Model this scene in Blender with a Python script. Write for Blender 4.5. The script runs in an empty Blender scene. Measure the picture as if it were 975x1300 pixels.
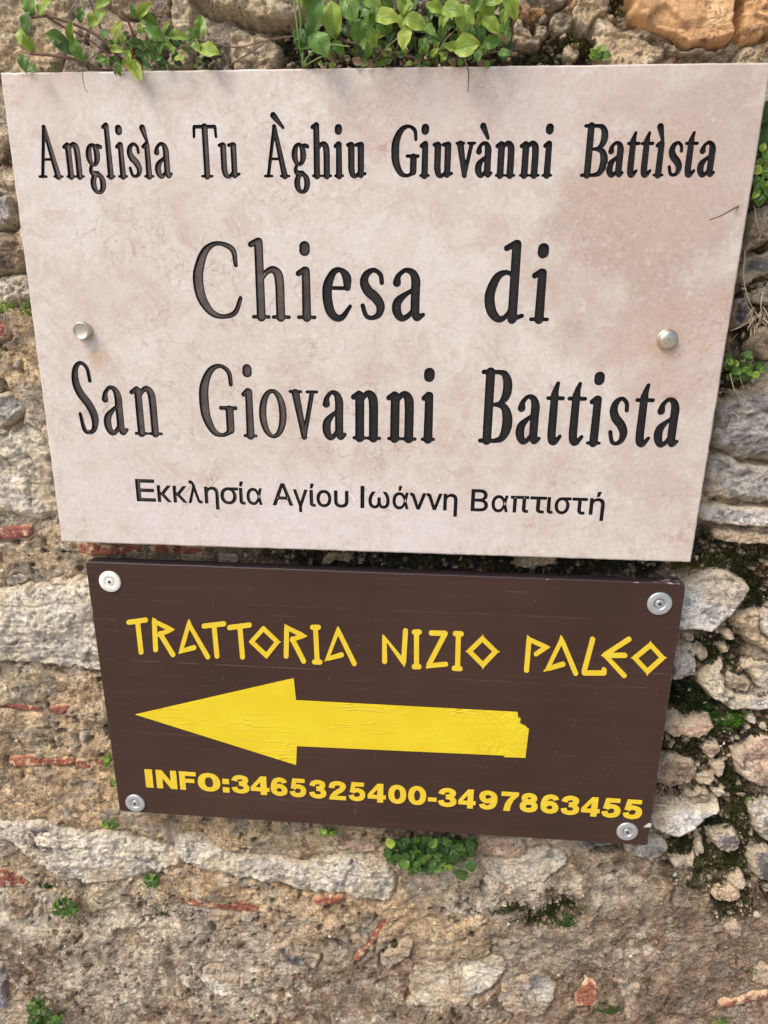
import bpy, math, random
import numpy as np
from mathutils import Vector, Matrix
from mathutils.geometry import delaunay_2d_cdt

random.seed(7)
S = bpy.context.scene
COL = S.collection

# ------------------------------------------------------------------ camera, sky, sun, exposure
ZT = 1.75                       # height of the plaque's top edge above the paving
YP = -0.034                     # front face of the stone plaque (wall face is y = 0)
YB = -0.028                     # front face of the brown board
FPX = 815.775                   # focal length in photo pixels (photo 975 x 1300)
CAM = Vector((0.05232529, -0.57355933 + YP, -0.19104563 + ZT))
R3 = [[0.9975647172033479, 0.06860536943787258, 0.012567349573270423],
      [0.03132690588174979, -0.27973640622584556, -0.9595656142232865],
      [-0.06231580825825621, 0.9576224967679746, -0.2812043629195296]]
# rows: camera right, down, forward
cd = bpy.data.cameras.new('camera'); cam = bpy.data.objects.new('camera', cd); COL.objects.link(cam)
cd.sensor_fit = 'VERTICAL'; cd.sensor_height = 24.0; cd.lens = 24.0 * FPX / 1300.0
cd.clip_start = 0.01; cd.clip_end = 200
r, d, f = [Vector(a) for a in R3]
M = Matrix(((r.x, -d.x, -f.x), (r.y, -d.y, -f.y), (r.z, -d.z, -f.z))).to_4x4()
M.translation = CAM; cam.matrix_world = M
S.camera = cam

SUN_EL, SUN_AZ = math.radians(54), math.radians(-50)   # azimuth measured from -Y towards -X when negative
sun_dir = Vector((math.sin(SUN_AZ) * math.cos(SUN_EL), -math.cos(SUN_AZ) * math.cos(SUN_EL), math.sin(SUN_EL)))
w = bpy.data.worlds.new('World'); S.world = w; w.use_nodes = True
nt = w.node_tree; nt.nodes.clear()
sky = nt.nodes.new('ShaderNodeTexSky'); sky.sky_type = 'NISHITA'; sky.sun_disc = False
sky.sun_elevation = SUN_EL; sky.sun_rotation = math.atan2(sun_dir.x, sun_dir.y)
sky.dust_density = 4.0; sky.air_density = 1.0; sky.ozone_density = 0.4
bg = nt.nodes.new('ShaderNodeBackground'); bg.inputs[1].default_value = 0.13
out = nt.nodes.new('ShaderNodeOutputWorld')
nt.links.new(sky.outputs[0], bg.inputs[0]); nt.links.new(bg.outputs[0], out.inputs[0])
sd = bpy.data.lights.new('sun', 'SUN'); sun = bpy.data.objects.new('sun', sd); COL.objects.link(sun)
sd.energy = 1.5; sd.angle = math.radians(24); sd.color = (1.0, 0.965, 0.92)
sun.rotation_euler = sun_dir.to_track_quat('Z', 'Y').to_euler()
S.view_settings.view_transform = 'Standard'; S.view_settings.look = 'None'
S.view_settings.exposure = 0.84; S.view_settings.gamma = 1.0
S.cycles.max_bounces = 6

# ------------------------------------------------------------------ helpers
RM = np.array(R3)
def w2px(x, y, z):
    c = RM @ np.array([np.asarray(x, float) - CAM.x, np.asarray(y, float) - CAM.y + 0 * np.asarray(x, float), np.asarray(z, float) - CAM.z]).reshape(3, -1)
    sh = np.shape(x)
    return (487.5 + FPX * c[0] / c[2]).reshape(sh), (650 + FPX * c[1] / c[2]).reshape(sh)
def px2w(u, v, Y=0.0):
    u = np.asarray(u, float); v = np.asarray(v, float)
    dd = RM.T @ np.array([(u - 487.5) / FPX, (v - 650) / FPX, np.ones_like(u)]).reshape(3, -1)
    t = (Y - CAM.y) / dd[1]
    return (CAM.x + t * dd[0]).reshape(u.shape), (CAM.z + t * dd[2]).reshape(u.shape)
def pw(u, v, Y=0.0):
    x, z = px2w(np.array([u]), np.array([v]), Y); return Vector((x[0], Y, z[0]))

def lin(c):
    c = np.asarray(c, float) / 255.0
    return np.where(c <= 0.04045, c / 12.92, ((c + 0.055) / 1.055) ** 2.4)
LGT = np.array([1.30, 1.165, 1.07])
def alb(r, g, b, k=1.0):            # base colour of a surface from how it looks under the open shade
    return lin((r, g, b)) / LGT * k

def _hash(ix, iy, seed):
    h = (ix.astype(np.int64) * 374761393 + iy.astype(np.int64) * 668265263 + seed * 1442695041) & 0xffffffff
    h = ((h ^ (h >> 13)) * 1274126177) & 0xffffffff
    h = ((h ^ (h >> 15)) * 2246822519) & 0xffffffff
    return ((h ^ (h >> 16)) & 0xffffff) / float(0xffffff)
def vnoise(x, y, seed=0):
    ix = np.floor(x); iy = np.floor(y); fx = x - ix; fy = y - iy
    fx = fx * fx * fx * (fx * (fx * 6 - 15) + 10); fy = fy * fy * fy * (fy * (fy * 6 - 15) + 10)
    a = _hash(ix, iy, seed); b = _hash(ix + 1, iy, seed); c = _hash(ix, iy + 1, seed); d_ = _hash(ix + 1, iy + 1, seed)
    return (a * (1 - fx) + b * fx) * (1 - fy) + (c * (1 - fx) + d_ * fx) * fy
def fbm(x, y, freq, octv=4, seed=0, gain=0.5):          # about 0..1, mean 0.5
    s = 0; a = 1; t = 0
    for k in range(octv):
        ca, sa = math.cos(0.6 * k), math.sin(0.6 * k)
        s = s + a * vnoise((x * ca - y * sa) * freq + 17.3 * k, (x * sa + y * ca) * freq - 9.1 * k, seed + k * 31); t += a
        a *= gain; freq *= 2.03
    return s / t
def worley(x, y, freq, seed=0):
    x = x * freq; y = y * freq; ix = np.floor(x); iy = np.floor(y)
    f1 = np.full(x.shape, 9.0); f2 = np.full(x.shape, 9.0); idv = np.zeros(x.shape)
    for dx in (-1, 0, 1):
        for dy in (-1, 0, 1):
            cx = ix + dx; cy = iy + dy
            px_ = cx + _hash(cx, cy, seed); py_ = cy + _hash(cx, cy, seed + 5)
            q = np.hypot(px_ - x, py_ - y); i_ = _hash(cx, cy, seed + 9)
            m = q < f1
            f2 = np.where(m, f1, np.minimum(f2, q)); idv = np.where(m, i_, idv); f1 = np.where(m, q, f1)
    return f1, f2, idv
def sstep(a, b, x):
    t = np.clip((x - a) / (b - a), 0, 1); return t * t * (3 - 2 * t)
def poly_sdf(P, x, y):                                   # positive inside
    P = np.asarray(P, float); d2 = np.full(x.shape, 1e9); ins = np.zeros(x.shape, bool)
    n = len(P)
    for i in range(n):
        ax, ay = P[i]; bx, by = P[(i + 1) % n]
        ex, ey = bx - ax, by - ay; L = ex * ex + ey * ey + 1e-18
        t = np.clip(((x - ax) * ex + (y - ay) * ey) / L, 0, 1)
        d2 = np.minimum(d2, (x - ax - t * ex) ** 2 + (y - ay - t * ey) ** 2)
        if ay != by:
            c = ((ay > y) != (by > y)) & (x < (bx - ax) * (y - ay) / (by - ay) + ax); ins ^= c
    return np.where(ins, 1, -1) * np.sqrt(d2)

def base(o, name, label=None, cat=None, group=None, kind=None):
    if label: o['label'] = label
    if cat: o['category'] = cat
    if group: o['group'] = group
    if kind: o['kind'] = kind
    return o
def link(name, me, mat, parent=None, loc=None):
    o = bpy.data.objects.new(name, me); COL.objects.link(o)
    if mat is not None and not me.materials: me.materials.append(mat)
    if parent is not None: o.parent = parent
    if loc is not None: o.location = loc
    return o
def empty(name, loc, label, cat, group=None):
    o = bpy.data.objects.new(name, None); COL.objects.link(o); o.location = loc; o.empty_display_size = 0.02
    return base(o, name, label, cat, group)
def mesh_np(name, V, F, smooth=True, col=None, uv=None):
    """V (n,3); F list of equal-length faces as an int array (m,k) or a plain list."""
    me = bpy.data.meshes.new(name)
    if isinstance(F, np.ndarray):
        k = F.shape[1]
        me.vertices.add(len(V)); me.vertices.foreach_set('co', np.asarray(V, np.float32).ravel())
        me.loops.add(F.size); me.loops.foreach_set('vertex_index', F.astype(np.int32).ravel())
        me.polygons.add(len(F)); me.polygons.foreach_set('loop_start', np.arange(0, F.size, k, dtype=np.int32))
        me.update(calc_edges=True); me.validate()
    else:
        me.from_pydata([tuple(map(float, v)) for v in V], [], F); me.update()
    me.polygons.foreach_set('use_smooth', np.full(len(me.polygons), smooth, bool))
    if col is not None:
        at = me.attributes.new('Col', 'FLOAT_COLOR', 'POINT')
        c4 = np.ones((len(V), 4), np.float32); c4[:, :3] = col[:, :3]
        if col.shape[1] == 4: c4[:, 3] = col[:, 3]
        at.data.foreach_set('color', c4.ravel())
    if uv is not None:
        ul = me.uv_layers.new(name='UVMap'); vi = np.empty(len(me.loops), np.int32); me.loops.foreach_get('vertex_index', vi)
        ul.data.foreach_set('uv', np.asarray(uv, np.float32)[vi].ravel())
    return me
def grid_faces(nx, ny, mask=None):
    a = np.arange(nx * ny).reshape(ny, nx)
    F = np.stack([a[:-1, :-1], a[:-1, 1:], a[1:, 1:], a[1:, :-1]], -1).reshape(-1, 4)
    if mask is not None:
        m = (mask[:-1, :-1] | mask[:-1, 1:] | mask[1:, 1:] | mask[1:, :-1]).ravel(); F = F[m]
    return F
def compact(V, F, *arrs):
    used = np.unique(F); mp = np.full(len(V), -1); mp[used] = np.arange(len(used))
    return (V[used], mp[F]) + tuple(a[used] for a in arrs)

# ------------------------------------------------------------------ node materials
def mat_new(name):
    m = bpy.data.materials.new(name); m.use_nodes = True
    n = m.node_tree.nodes; n.clear()
    o = n.new('ShaderNodeOutputMaterial'); b = n.new('ShaderNodeBsdfPrincipled')
    m.node_tree.links.new(b.outputs[0], o.inputs[0]); return m, m.node_tree, b, o
class NT:
    def __init__(s, tree): s.t = tree; s.n = tree.nodes; s.l = tree.links
    def add(s, typ, **kw):
        q = s.n.new(typ)
        for k, v in kw.items(): setattr(q, k, v)
        return q
    def put(s, sock, v):
        if hasattr(v, 'node'): s.l.new(v, sock)
        else: sock.default_value = v
    def coord(s): return s.add('ShaderNodeTexCoord').outputs['Object']
    def geo(s): return s.add('ShaderNodeNewGeometry').outputs['Position']
    def mapping(s, v, scale=(1, 1, 1), loc=(0, 0, 0), rot=(0, 0, 0)):
        q = s.add('ShaderNodeMapping'); s.put(q.inputs[0], v); q.inputs['Scale'].default_value = scale
        q.inputs['Location'].default_value = loc; q.inputs['Rotation'].default_value = rot; return q.outputs[0]
    def noise(s, v, scale, detail=4, rough=0.55, dist=0.0):
        q = s.add('ShaderNodeTexNoise'); s.put(q.inputs['Vector'], v); q.inputs['Scale'].default_value = scale
        q.inputs['Detail'].default_value = detail; q.inputs['Roughness'].default_value = rough
        q.inputs['Distortion'].default_value = dist; return q.outputs[0]
    def voro(s, v, scale, feature='F1', rnd=1.0):
        q = s.add('ShaderNodeTexVoronoi', feature=feature); s.put(q.inputs['Vector'], v)
        q.inputs['Scale'].default_value = scale; q.inputs['Randomness'].default_value = rnd; return q.outputs[0]
    def ramp(s, v, a, b, c=0.0, d_=1.0):
        q = s.add('ShaderNodeMapRange'); q.clamp = True; s.put(q.inputs[0], v)
        for i, x in enumerate((a, b, c, d_)): q.inputs[1 + i].default_value = x
        return q.outputs[0]
    def math(s, op, a, b=0.0):
        q = s.add('ShaderNodeMath', operation=op); s.put(q.inputs[0], a); s.put(q.inputs[1], b); return q.outputs[0]
    def mix(s, fac, a, b, blend='MIX'):
        q = s.add('ShaderNodeMix', data_type='RGBA', blend_type=blend); s.put(q.inputs[0], fac)
        s.put(q.inputs[6], a if hasattr(a, 'node') else (*a[:3], 1)); s.put(q.inputs[7], b if hasattr(b, 'node') else (*b[:3], 1)); return q.outputs[2]
    def bump(s, h, strength, dist, nrm=None):
        q = s.add('ShaderNodeBump'); s.put(q.inputs['Height'], h); q.inputs['Strength'].default_value = strength
        q.inputs['Distance'].default_value = dist
        if nrm is not None: s.l.new(nrm, q.inputs['Normal'])
        return q.outputs[0]
    def attr(s, name):
        q = s.add('ShaderNodeAttribute'); q.attribute_name = name; return q.outputs['Color'], q.outputs['Alpha'], q.outputs['Fac']

def masonry(name, gran=1.0, pit=1.0, rough=0.93, spec=0.25, speck=0.35):
    m, t, b, o = mat_new(name); N = NT(t); p = N.geo()
    c, a, _ = N.attr('Col')
    sk = N.mapping(p, scale=(1, 1, 1.5), rot=(0, 0.35, 0))
    n1 = N.noise(sk, 230, 9, 0.78); n2 = N.noise(p, 1100, 6, 0.8); n3 = N.noise(p, 48, 5, 0.65, 0.6)
    vq = N.add('ShaderNodeTexVoronoi'); N.put(vq.inputs['Vector'], sk); vq.inputs['Scale'].default_value = 620
    vc = N.add('ShaderNodeSeparateColor'); N.l.new(vq.outputs['Color'], vc.inputs[0]); v1 = vq.outputs['Distance']
    vq2 = N.add('ShaderNodeTexVoronoi'); N.put(vq2.inputs['Vector'], N.mapping(sk, loc=(3, 1, 2))); vq2.inputs['Scale'].default_value = 1400
    vc2 = N.add('ShaderNodeSeparateColor'); N.l.new(vq2.outputs['Color'], vc2.inputs[0])
    pits = N.math('MULTIPLY', N.ramp(N.noise(N.mapping(sk, loc=(9, 4, 7)), 330, 4, 0.62, 0.5), 0.585, 0.63), N.ramp(N.noise(p, 40, 4, 0.6), 0.36, 0.55))
    pits2 = N.math('MULTIPLY', N.ramp(N.noise(N.mapping(sk, loc=(1, 8, 3)), 900, 4, 0.6), 0.58, 0.62), N.ramp(N.noise(N.mapping(p, loc=(5, 5, 5)), 70, 3, 0.6), 0.35, 0.55))
    crk = N.math('MULTIPLY', N.ramp(N.math('ABSOLUTE', N.math('SUBTRACT', N.noise(N.mapping(sk, loc=(2, 2, 9)), 75, 6, 0.62, 0.7), 0.5)), 0.016, 0.002), N.ramp(N.noise(N.mapping(p, loc=(7, 1, 5)), 33, 4, 0.6), 0.5, 0.6))
    lg = N.math('MULTIPLY', N.ramp(vc.outputs[0], 0.80, 0.86), N.ramp(v1, 0.55, 0.3))
    tone = N.ramp(n1, 0.3, 0.7, 1 - 0.38 * gran, 1 + 0.30 * gran)
    tone = N.math('MULTIPLY', tone, N.ramp(n2, 0.3, 0.7, 0.68, 1.28))
    tone = N.math('MULTIPLY', tone, N.ramp(n3, 0.25, 0.75, 0.84, 1.13))
    tone = N.math('MULTIPLY', tone, N.ramp(vc.outputs[1], 0, 1, 1 - 0.16 * gran, 1 + 0.14 * gran))
    tone = N.math('MULTIPLY', tone, N.ramp(vc2.outputs[1], 0, 1, 1 - 0.13 * gran, 1 + 0.12 * gran))
    tone = N.math('MULTIPLY', tone, 2.02)
    q = N.add('ShaderNodeCombineColor'); [N.put(q.inputs[i], tone) for i in range(3)]
    col = N.mix(1.0, N.mix(1.0, c, (1.04, 0.935, 0.845), 'MULTIPLY'), q.outputs[0], 'MULTIPLY')
    col = N.mix(N.math('MULTIPLY', lg, speck), col, alb(228, 218, 200))
    col = N.mix(N.math('MULTIPLY', N.ramp(vc.outputs[2], 0.88, 0.92), speck * 0.8), col, alb(120, 104, 92))
    col = N.mix(N.math('MULTIPLY', pits, 0.78 * pit), col, (0.030, 0.024, 0.018))
    col = N.mix(N.math('MULTIPLY', pits2, 0.62 * pit), col, (0.045, 0.034, 0.024))
    col = N.mix(N.math('MULTIPLY', crk, 0.75 * min(1, pit * 1.6)), col, (0.035, 0.028, 0.022))
    N.put(b.inputs['Base Color'], col); b.inputs['Roughness'].default_value = rough
    b.inputs['Specular IOR Level'].default_value = spec
    h = N.math('ADD', N.math('MULTIPLY', n1, 1.15 * gran), N.math('MULTIPLY', n2, 0.7 * gran))
    h = N.math('ADD', h, N.math('MULTIPLY', vc.outputs[1], 0.16 * gran))
    h = N.math('SUBTRACT', h, N.math('MULTIPLY', pits, 0.8 * pit)); h = N.math('SUBTRACT', h, N.math('MULTIPLY', pits2, 0.35 * pit)); h = N.math('SUBTRACT', h, N.math('MULTIPLY', crk, 0.6))
    N.put(b.inputs['Normal'], N.bump(h, 1.0, 0.0036)); return m
M_mortar = masonry('lime_mortar', 1.15, 1.0)
M_stone = masonry('rough_stone', 0.8, 0.55, 0.85, 0.3, 0.15)
M_sandst = masonry('ochre_sandstone', 0.35, 0.12, 0.8, 0.3, 0.05)
M_brick = masonry('red_brick', 0.45, 0.35, 0.9, 0.2, 0.3)
M_pebble = masonry('pebble_stone', 0.5, 0.25, 0.8, 0.3, 0.1)

def plain(name, colr, rough=0.6, metal=0.0, spec=0.5, bump=0.0, bscale=300, var=0.0):
    m, t, b, o = mat_new(name); N = NT(t); p = N.geo()
    if var or bump:
        n = N.noise(p, bscale, 5, 0.6)
        if var:
            f_ = N.ramp(n, 0.25, 0.75, 1 - var, 1 + var); q = N.add('ShaderNodeCombineColor'); [N.put(q.inputs[i], f_) for i in range(3)]
            N.put(b.inputs['Base Color'], N.mix(1.0, colr, q.outputs[0], 'MULTIPLY'))
        else: b.inputs['Base Color'].default_value = (*colr, 1)
        if bump: N.put(b.inputs['Normal'], N.bump(n, bump, 0.001))
    else: b.inputs['Base Color'].default_value = (*colr, 1)
    b.inputs['Roughness'].default_value = rough; b.inputs['Metallic'].default_value = metal
    b.inputs['Specular IOR Level'].default_value = spec; return m

def marble():
    m, t, b, o = mat_new('polished_pink_limestone'); N = NT(t); p = N.geo()
    wz = N.noise(p, 9, 4, 0.6); wn = N.add('ShaderNodeTexNoise'); N.put(wn.inputs['Vector'], p); wn.inputs['Scale'].default_value = 14; wn.inputs['Detail'].default_value = 5
    wp = N.add('ShaderNodeVectorMath', operation='MULTIPLY_ADD'); N.l.new(wn.outputs['Color'], wp.inputs[0]); wp.inputs[1].default_value = (0.05, 0.05, 0.05); N.l.new(p, wp.inputs[2])
    pw_ = wp.outputs[0]
    cloud = N.noise(p, 17, 8, 0.7, 0.4); cloud2 = N.noise(N.mapping(p, loc=(5, 2, 1)), 42, 9, 0.74, 0.9); fine = N.noise(p, 240, 5, 0.7)
    col = N.mix(N.ramp(cloud, 0.36, 0.62), alb(225, 207, 191), alb(215, 191, 173))
    col = N.mix(N.math('MULTIPLY', N.ramp(cloud2, 0.47, 0.62), 0.72), col, alb(206, 174, 156))
    col = N.mix(N.math('MULTIPLY', N.ramp(N.noise(N.mapping(p, loc=(2, 7, 3)), 22, 6, 0.6, 0.5), 0.52, 0.7), 0.32), col, alb(228, 212, 200))
    # ochre stain upper right, light fall-off painted in down the right side, paler foot
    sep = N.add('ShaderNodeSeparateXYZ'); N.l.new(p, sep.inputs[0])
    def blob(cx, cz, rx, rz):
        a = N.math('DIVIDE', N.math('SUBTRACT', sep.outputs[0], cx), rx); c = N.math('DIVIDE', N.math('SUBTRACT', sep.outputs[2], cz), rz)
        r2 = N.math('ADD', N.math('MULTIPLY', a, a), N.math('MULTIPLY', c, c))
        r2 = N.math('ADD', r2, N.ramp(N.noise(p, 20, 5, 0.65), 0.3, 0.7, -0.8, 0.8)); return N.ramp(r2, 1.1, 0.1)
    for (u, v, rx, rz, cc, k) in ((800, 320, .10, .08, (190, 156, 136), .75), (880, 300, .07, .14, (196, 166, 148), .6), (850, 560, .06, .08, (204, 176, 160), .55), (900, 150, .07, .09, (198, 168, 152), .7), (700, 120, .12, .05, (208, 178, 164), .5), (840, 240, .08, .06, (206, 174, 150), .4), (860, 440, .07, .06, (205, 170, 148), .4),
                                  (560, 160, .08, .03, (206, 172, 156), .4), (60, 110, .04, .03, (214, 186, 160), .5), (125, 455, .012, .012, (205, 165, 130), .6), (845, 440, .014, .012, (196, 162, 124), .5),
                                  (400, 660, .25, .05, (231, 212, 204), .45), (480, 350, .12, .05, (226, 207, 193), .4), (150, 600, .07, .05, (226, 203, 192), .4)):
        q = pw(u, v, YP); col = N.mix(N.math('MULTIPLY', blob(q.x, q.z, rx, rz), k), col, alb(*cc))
    # fine rust and grey veins
    def vein(scale, loc, wd, dist):
        a = N.noise(N.mapping(pw_, loc=loc), scale, 3, 0.55, dist); return N.ramp(N.math('ABSOLUTE', N.math('SUBTRACT', a, 0.5)), wd, 0.0)
    vm = N.ramp(N.noise(N.mapping(p, loc=(4, 4, 8)), 16, 4, 0.6), 0.5, 0.62)
    v1 = N.math('MULTIPLY', vein(24, (1, 2, 3), 0.008, 0.15), vm)
    ve = N.voro(N.mapping(pw_, scale=(1, 1, .8)), 58, 'DISTANCE_TO_EDGE'); net = N.math('MULTIPLY', N.ramp(ve, 0.035, 0.0), N.ramp(N.noise(N.mapping(p, loc=(3, 5, 8)), 15, 5, 0.65), 0.5, 0.62))
    net = N.math('MULTIPLY', net, N.ramp(N.noise(p, 90, 4, 0.7), 0.4, 0.6)); col = N.mix(N.math('MULTIPLY', net, 0.6), col, alb(176, 134, 118))
    por = N.math('MULTIPLY', N.ramp(N.noise(p, 330, 3, 0.6), 0.62, 0.7), N.ramp(N.noise(N.mapping(p, loc=(6, 6, 6)), 20, 4, 0.6), 0.42, 0.6)); col = N.mix(N.math('MULTIPLY', por, 0.35), col, alb(184, 148, 134))
    wsp = N.math('MULTIPLY', N.ramp(N.noise(p, 120, 5, 0.7), 0.56, 0.66), N.ramp(N.noise(N.mapping(p, loc=(2, 2, 6)), 12, 4, 0.6), 0.45, 0.6)); col = N.mix(N.math('MULTIPLY', wsp, 0.3), col, alb(238, 226, 218))
    col = N.mix(N.math('MULTIPLY', v1, 0.22), col, alb(160, 118, 98))
    v2 = N.math('MULTIPLY', vein(42, (7, 2, 5), 0.014, 0.8), N.ramp(N.noise(N.mapping(p, loc=(1, 9, 2)), 13, 4, 0.6), 0.5, 0.6))
    col = N.mix(N.math('MULTIPLY', v2, 0.7), col, alb(184, 140, 122))
    v3 = N.math('MULTIPLY', vein(7, (3, 6, 1), 0.0022, 0.3), N.ramp(N.noise(N.mapping(p, loc=(8, 1, 6)), 9, 3), 0.5, 0.56))
    col = N.mix(N.math('MULTIPLY', v3, 0.2), col, alb(150, 120, 108))
    # pin holes
    ph = N.math('MULTIPLY', N.ramp(N.voro(p, 120), 0.07, 0.035), N.ramp(N.noise(p, 30, 3), 0.52, 0.6))
    col = N.mix(N.math('MULTIPLY', ph, 0.6), col, alb(120, 95, 82))
    f_ = N.ramp(fine, 0.3, 0.7, 0.92, 1.08); q = N.add('ShaderNodeCombineColor'); [N.put(q.inputs[i], f_) for i in range(3)]
    col = N.mix(1.0, col, q.outputs[0], 'MULTIPLY')
    N.put(b.inputs['Base Color'], col)
    N.put(b.inputs['Roughness'], N.ramp(cloud2, 0.3, 0.7, 0.36, 0.5)); b.inputs['Specular IOR Level'].default_value = 0.4
    hh = N.math('SUBTRACT', N.math('MULTIPLY', fine, 0.06), N.math('ADD', ph, N.math('MULTIPLY', v3, 0.1)))
    N.put(b.inputs['Normal'], N.bump(hh, 0.5, 0.0005)); return m
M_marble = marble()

def paint_groove():
    m, t, b, o = mat_new('engraving_paint'); N = NT(t); p = N.geo(); c, a, _ = N.attr('Col')
    n = N.noise(p, 900, 4, 0.7); n2 = N.noise(p, 200, 4, 0.7)
    f_ = N.ramp(n, 0.3, 0.7, 0.72, 1.3); q = N.add('ShaderNodeCombineColor'); [N.put(q.inputs[i], f_) for i in range(3)]
    col = N.mix(1.0, c, q.outputs[0], 'MULTIPLY')
    col = N.mix(N.ramp(N.noise(p, 700, 2, 0.5), 0.70, 0.78, 0, 0.6), col, alb(150, 130, 118))
    N.put(b.inputs['Base Color'], col); b.inputs['Roughness'].default_value = 0.5; b.inputs['Specular IOR Level'].default_value = 0.22
    N.put(b.inputs['Normal'], N.bump(N.math('ADD', n, n2), 0.5, 0.0005)); return m
M_groove = paint_groove()

def board_mat():
    m, t, b, o = mat_new('brown_painted_plywood'); N = NT(t); p = N.geo()
    g1 = N.noise(N.mapping(p, scale=(5, 5, 150), rot=(0, -0.0, 0)), 1.0, 6, 0.65, 0.3)
    g2 = N.noise(N.mapping(p, scale=(16, 16, 700)), 1.0, 4, 0.6)
    big = N.noise(p, 7, 4, 0.6); sm = N.noise(p, 500, 3, 0.6)
    col = N.mix(N.ramp(big, 0.35, 0.65), alb(60, 35, 26), alb(69, 43, 33))
    col = N.mix(N.ramp(g1, 0.45, 0.75, 0, 0.18), col, alb(92, 66, 57))
    col = N.mix(N.ramp(g1, 0.46, 0.28, 0, 0.25), col, alb(56, 34, 29))
    col = N.mix(N.ramp(g2, 0.66, 0.8, 0, 0.3), col, alb(102, 76, 66))
    sc = N.math('MULTIPLY', N.ramp(N.noise(N.mapping(p, scale=(9, 9, 900), loc=(1, 2, 3)), 1.0, 2), 0.72, 0.76), N.ramp(N.noise(p, 24, 3), 0.52, 0.6))
    col = N.mix(N.math('MULTIPLY', sc, 0.6), col, alb(160, 135, 118))
    sc2 = N.math('MULTIPLY', N.ramp(N.noise(N.mapping(p, scale=(700, 700, 20), rot=(0, 0.35, 0)), 1.0, 2), 0.74, 0.78), N.ramp(N.noise(N.mapping(p, loc=(4, 4, 4)), 18, 3), 0.56, 0.62))
    col = N.mix(N.math('MULTIPLY', sc2, 0.45), col, alb(150, 130, 115))
    sp_ = N.add('ShaderNodeSeparateXYZ'); N.l.new(p, sp_.inputs[0])
    for (u_, v_, x0_, x1_, k_) in ((260, 843, -.29, -.02, .55), (700, 868, .08, .30, .25), (330, 938, -.27, .28, .3), (500, 775, -.28, .25, .25), (300, 1012, -.2, .2, .2)):
        q_ = pw(u_, v_, YB); dz = N.math('ABSOLUTE', N.math('SUBTRACT', sp_.outputs[2], q_.z + 0.0))
        ln = N.math('MULTIPLY', N.ramp(dz, 0.0006, 0.0002), N.math('MULTIPLY', N.ramp(sp_.outputs[0], x0_, x0_ + .02), N.ramp(sp_.outputs[0], x1_, x1_ - .05)))
        ln = N.math('MULTIPLY', ln, N.ramp(N.noise(N.mapping(p, scale=(40, 10, 10)), 1.0, 3), 0.4, 0.55))
        col = N.mix(N.math('MULTIPLY', ln, k_ * 0.45), col, alb(170, 140, 124))
    spk = N.ramp(N.voro(p, 70), 0.05, 0.03); col = N.mix(N.math('MULTIPLY', spk, 0.5), col, alb(150, 128, 110))
    N.put(b.inputs['Base Color'], col); N.put(b.inputs['Roughness'], N.ramp(sm, 0.3, 0.7, 0.42, 0.55))
    b.inputs['Specular IOR Level'].default_value = 0.3
    h = N.math('ADD', N.math('MULTIPLY', g1, 0.8), N.math('MULTIPLY', g2, 0.5)); N.put(b.inputs['Normal'], N.bump(h, 0.16, 0.0006)); return m
M_board = board_mat()
def board_edge():
    m, t, b, o = mat_new('worn_board_edge'); N = NT(t); p = N.geo()
    sep = N.add('ShaderNodeSeparateXYZ'); N.l.new(p, sep.inputs[0])
    chips = N.math('ADD', N.noise(N.mapping(p, scale=(60, 200, 200)), 1.0, 4, 0.7), N.ramp(sep.outputs[0], 0.0, 0.31, -0.12, 0.07))
    col = N.mix(N.ramp(chips, 0.62, 0.66), alb(48, 32, 34), alb(176, 150, 132))
    N.put(b.inputs['Base Color'], col); b.inputs['Roughness'].default_value = 0.6; return m
M_bedge = board_edge()

def vinyl(name, wrinkle, ca, cb):
    m, t, b, o = mat_new(name); N = NT(t); p = N.geo()
    n = N.noise(N.mapping(p, scale=(14, 14, 95), rot=(0, 0.10, 0)), 1.0, 2, 0.4, 0.8); msk = N.ramp(N.noise(N.mapping(p, loc=(3, 3, 3)), 15, 3), 0.5, 0.62)
    sep = N.add('ShaderNodeSeparateXYZ'); N.l.new(p, sep.inputs[0])
    edge = N.ramp(sep.outputs[0], 0.085, 0.13)
    n2 = N.noise(p, 110, 3, 0.5, 1.5)
    col = N.mix(N.ramp(N.noise(p, 30, 4), 0.3, 0.7), ca, cb)
    col = N.mix(N.ramp(N.noise(p, 260, 5, 0.7), 0.58, 0.75, 0, 0.3), col, alb(206, 160, 30))
    N.put(b.inputs['Base Color'], col); b.inputs['Roughness'].default_value = 0.36; b.inputs['Specular IOR Level'].default_value = 0.45
    r1 = N.math('MULTIPLY', N.ramp(N.math('ABSOLUTE', N.math('SUBTRACT', n, 0.5)), 0.035, 0.0), N.math('MULTIPLY', msk, 0.7))
    h = N.math('ADD', r1, N.math('MULTIPLY', n2, N.math('MULTIPLY', edge, 1.3)))
    N.put(b.inputs['Normal'], N.bump(h, wrinkle, 0.0012)); return m
M_vinyl = vinyl('yellow_vinyl', 0.12, alb(236, 190, 34), alb(242, 200, 50)); M_vinylw = vinyl('wrinkled_yellow_vinyl', 0.7, alb(234, 194, 18), alb(242, 206, 34))

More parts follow.
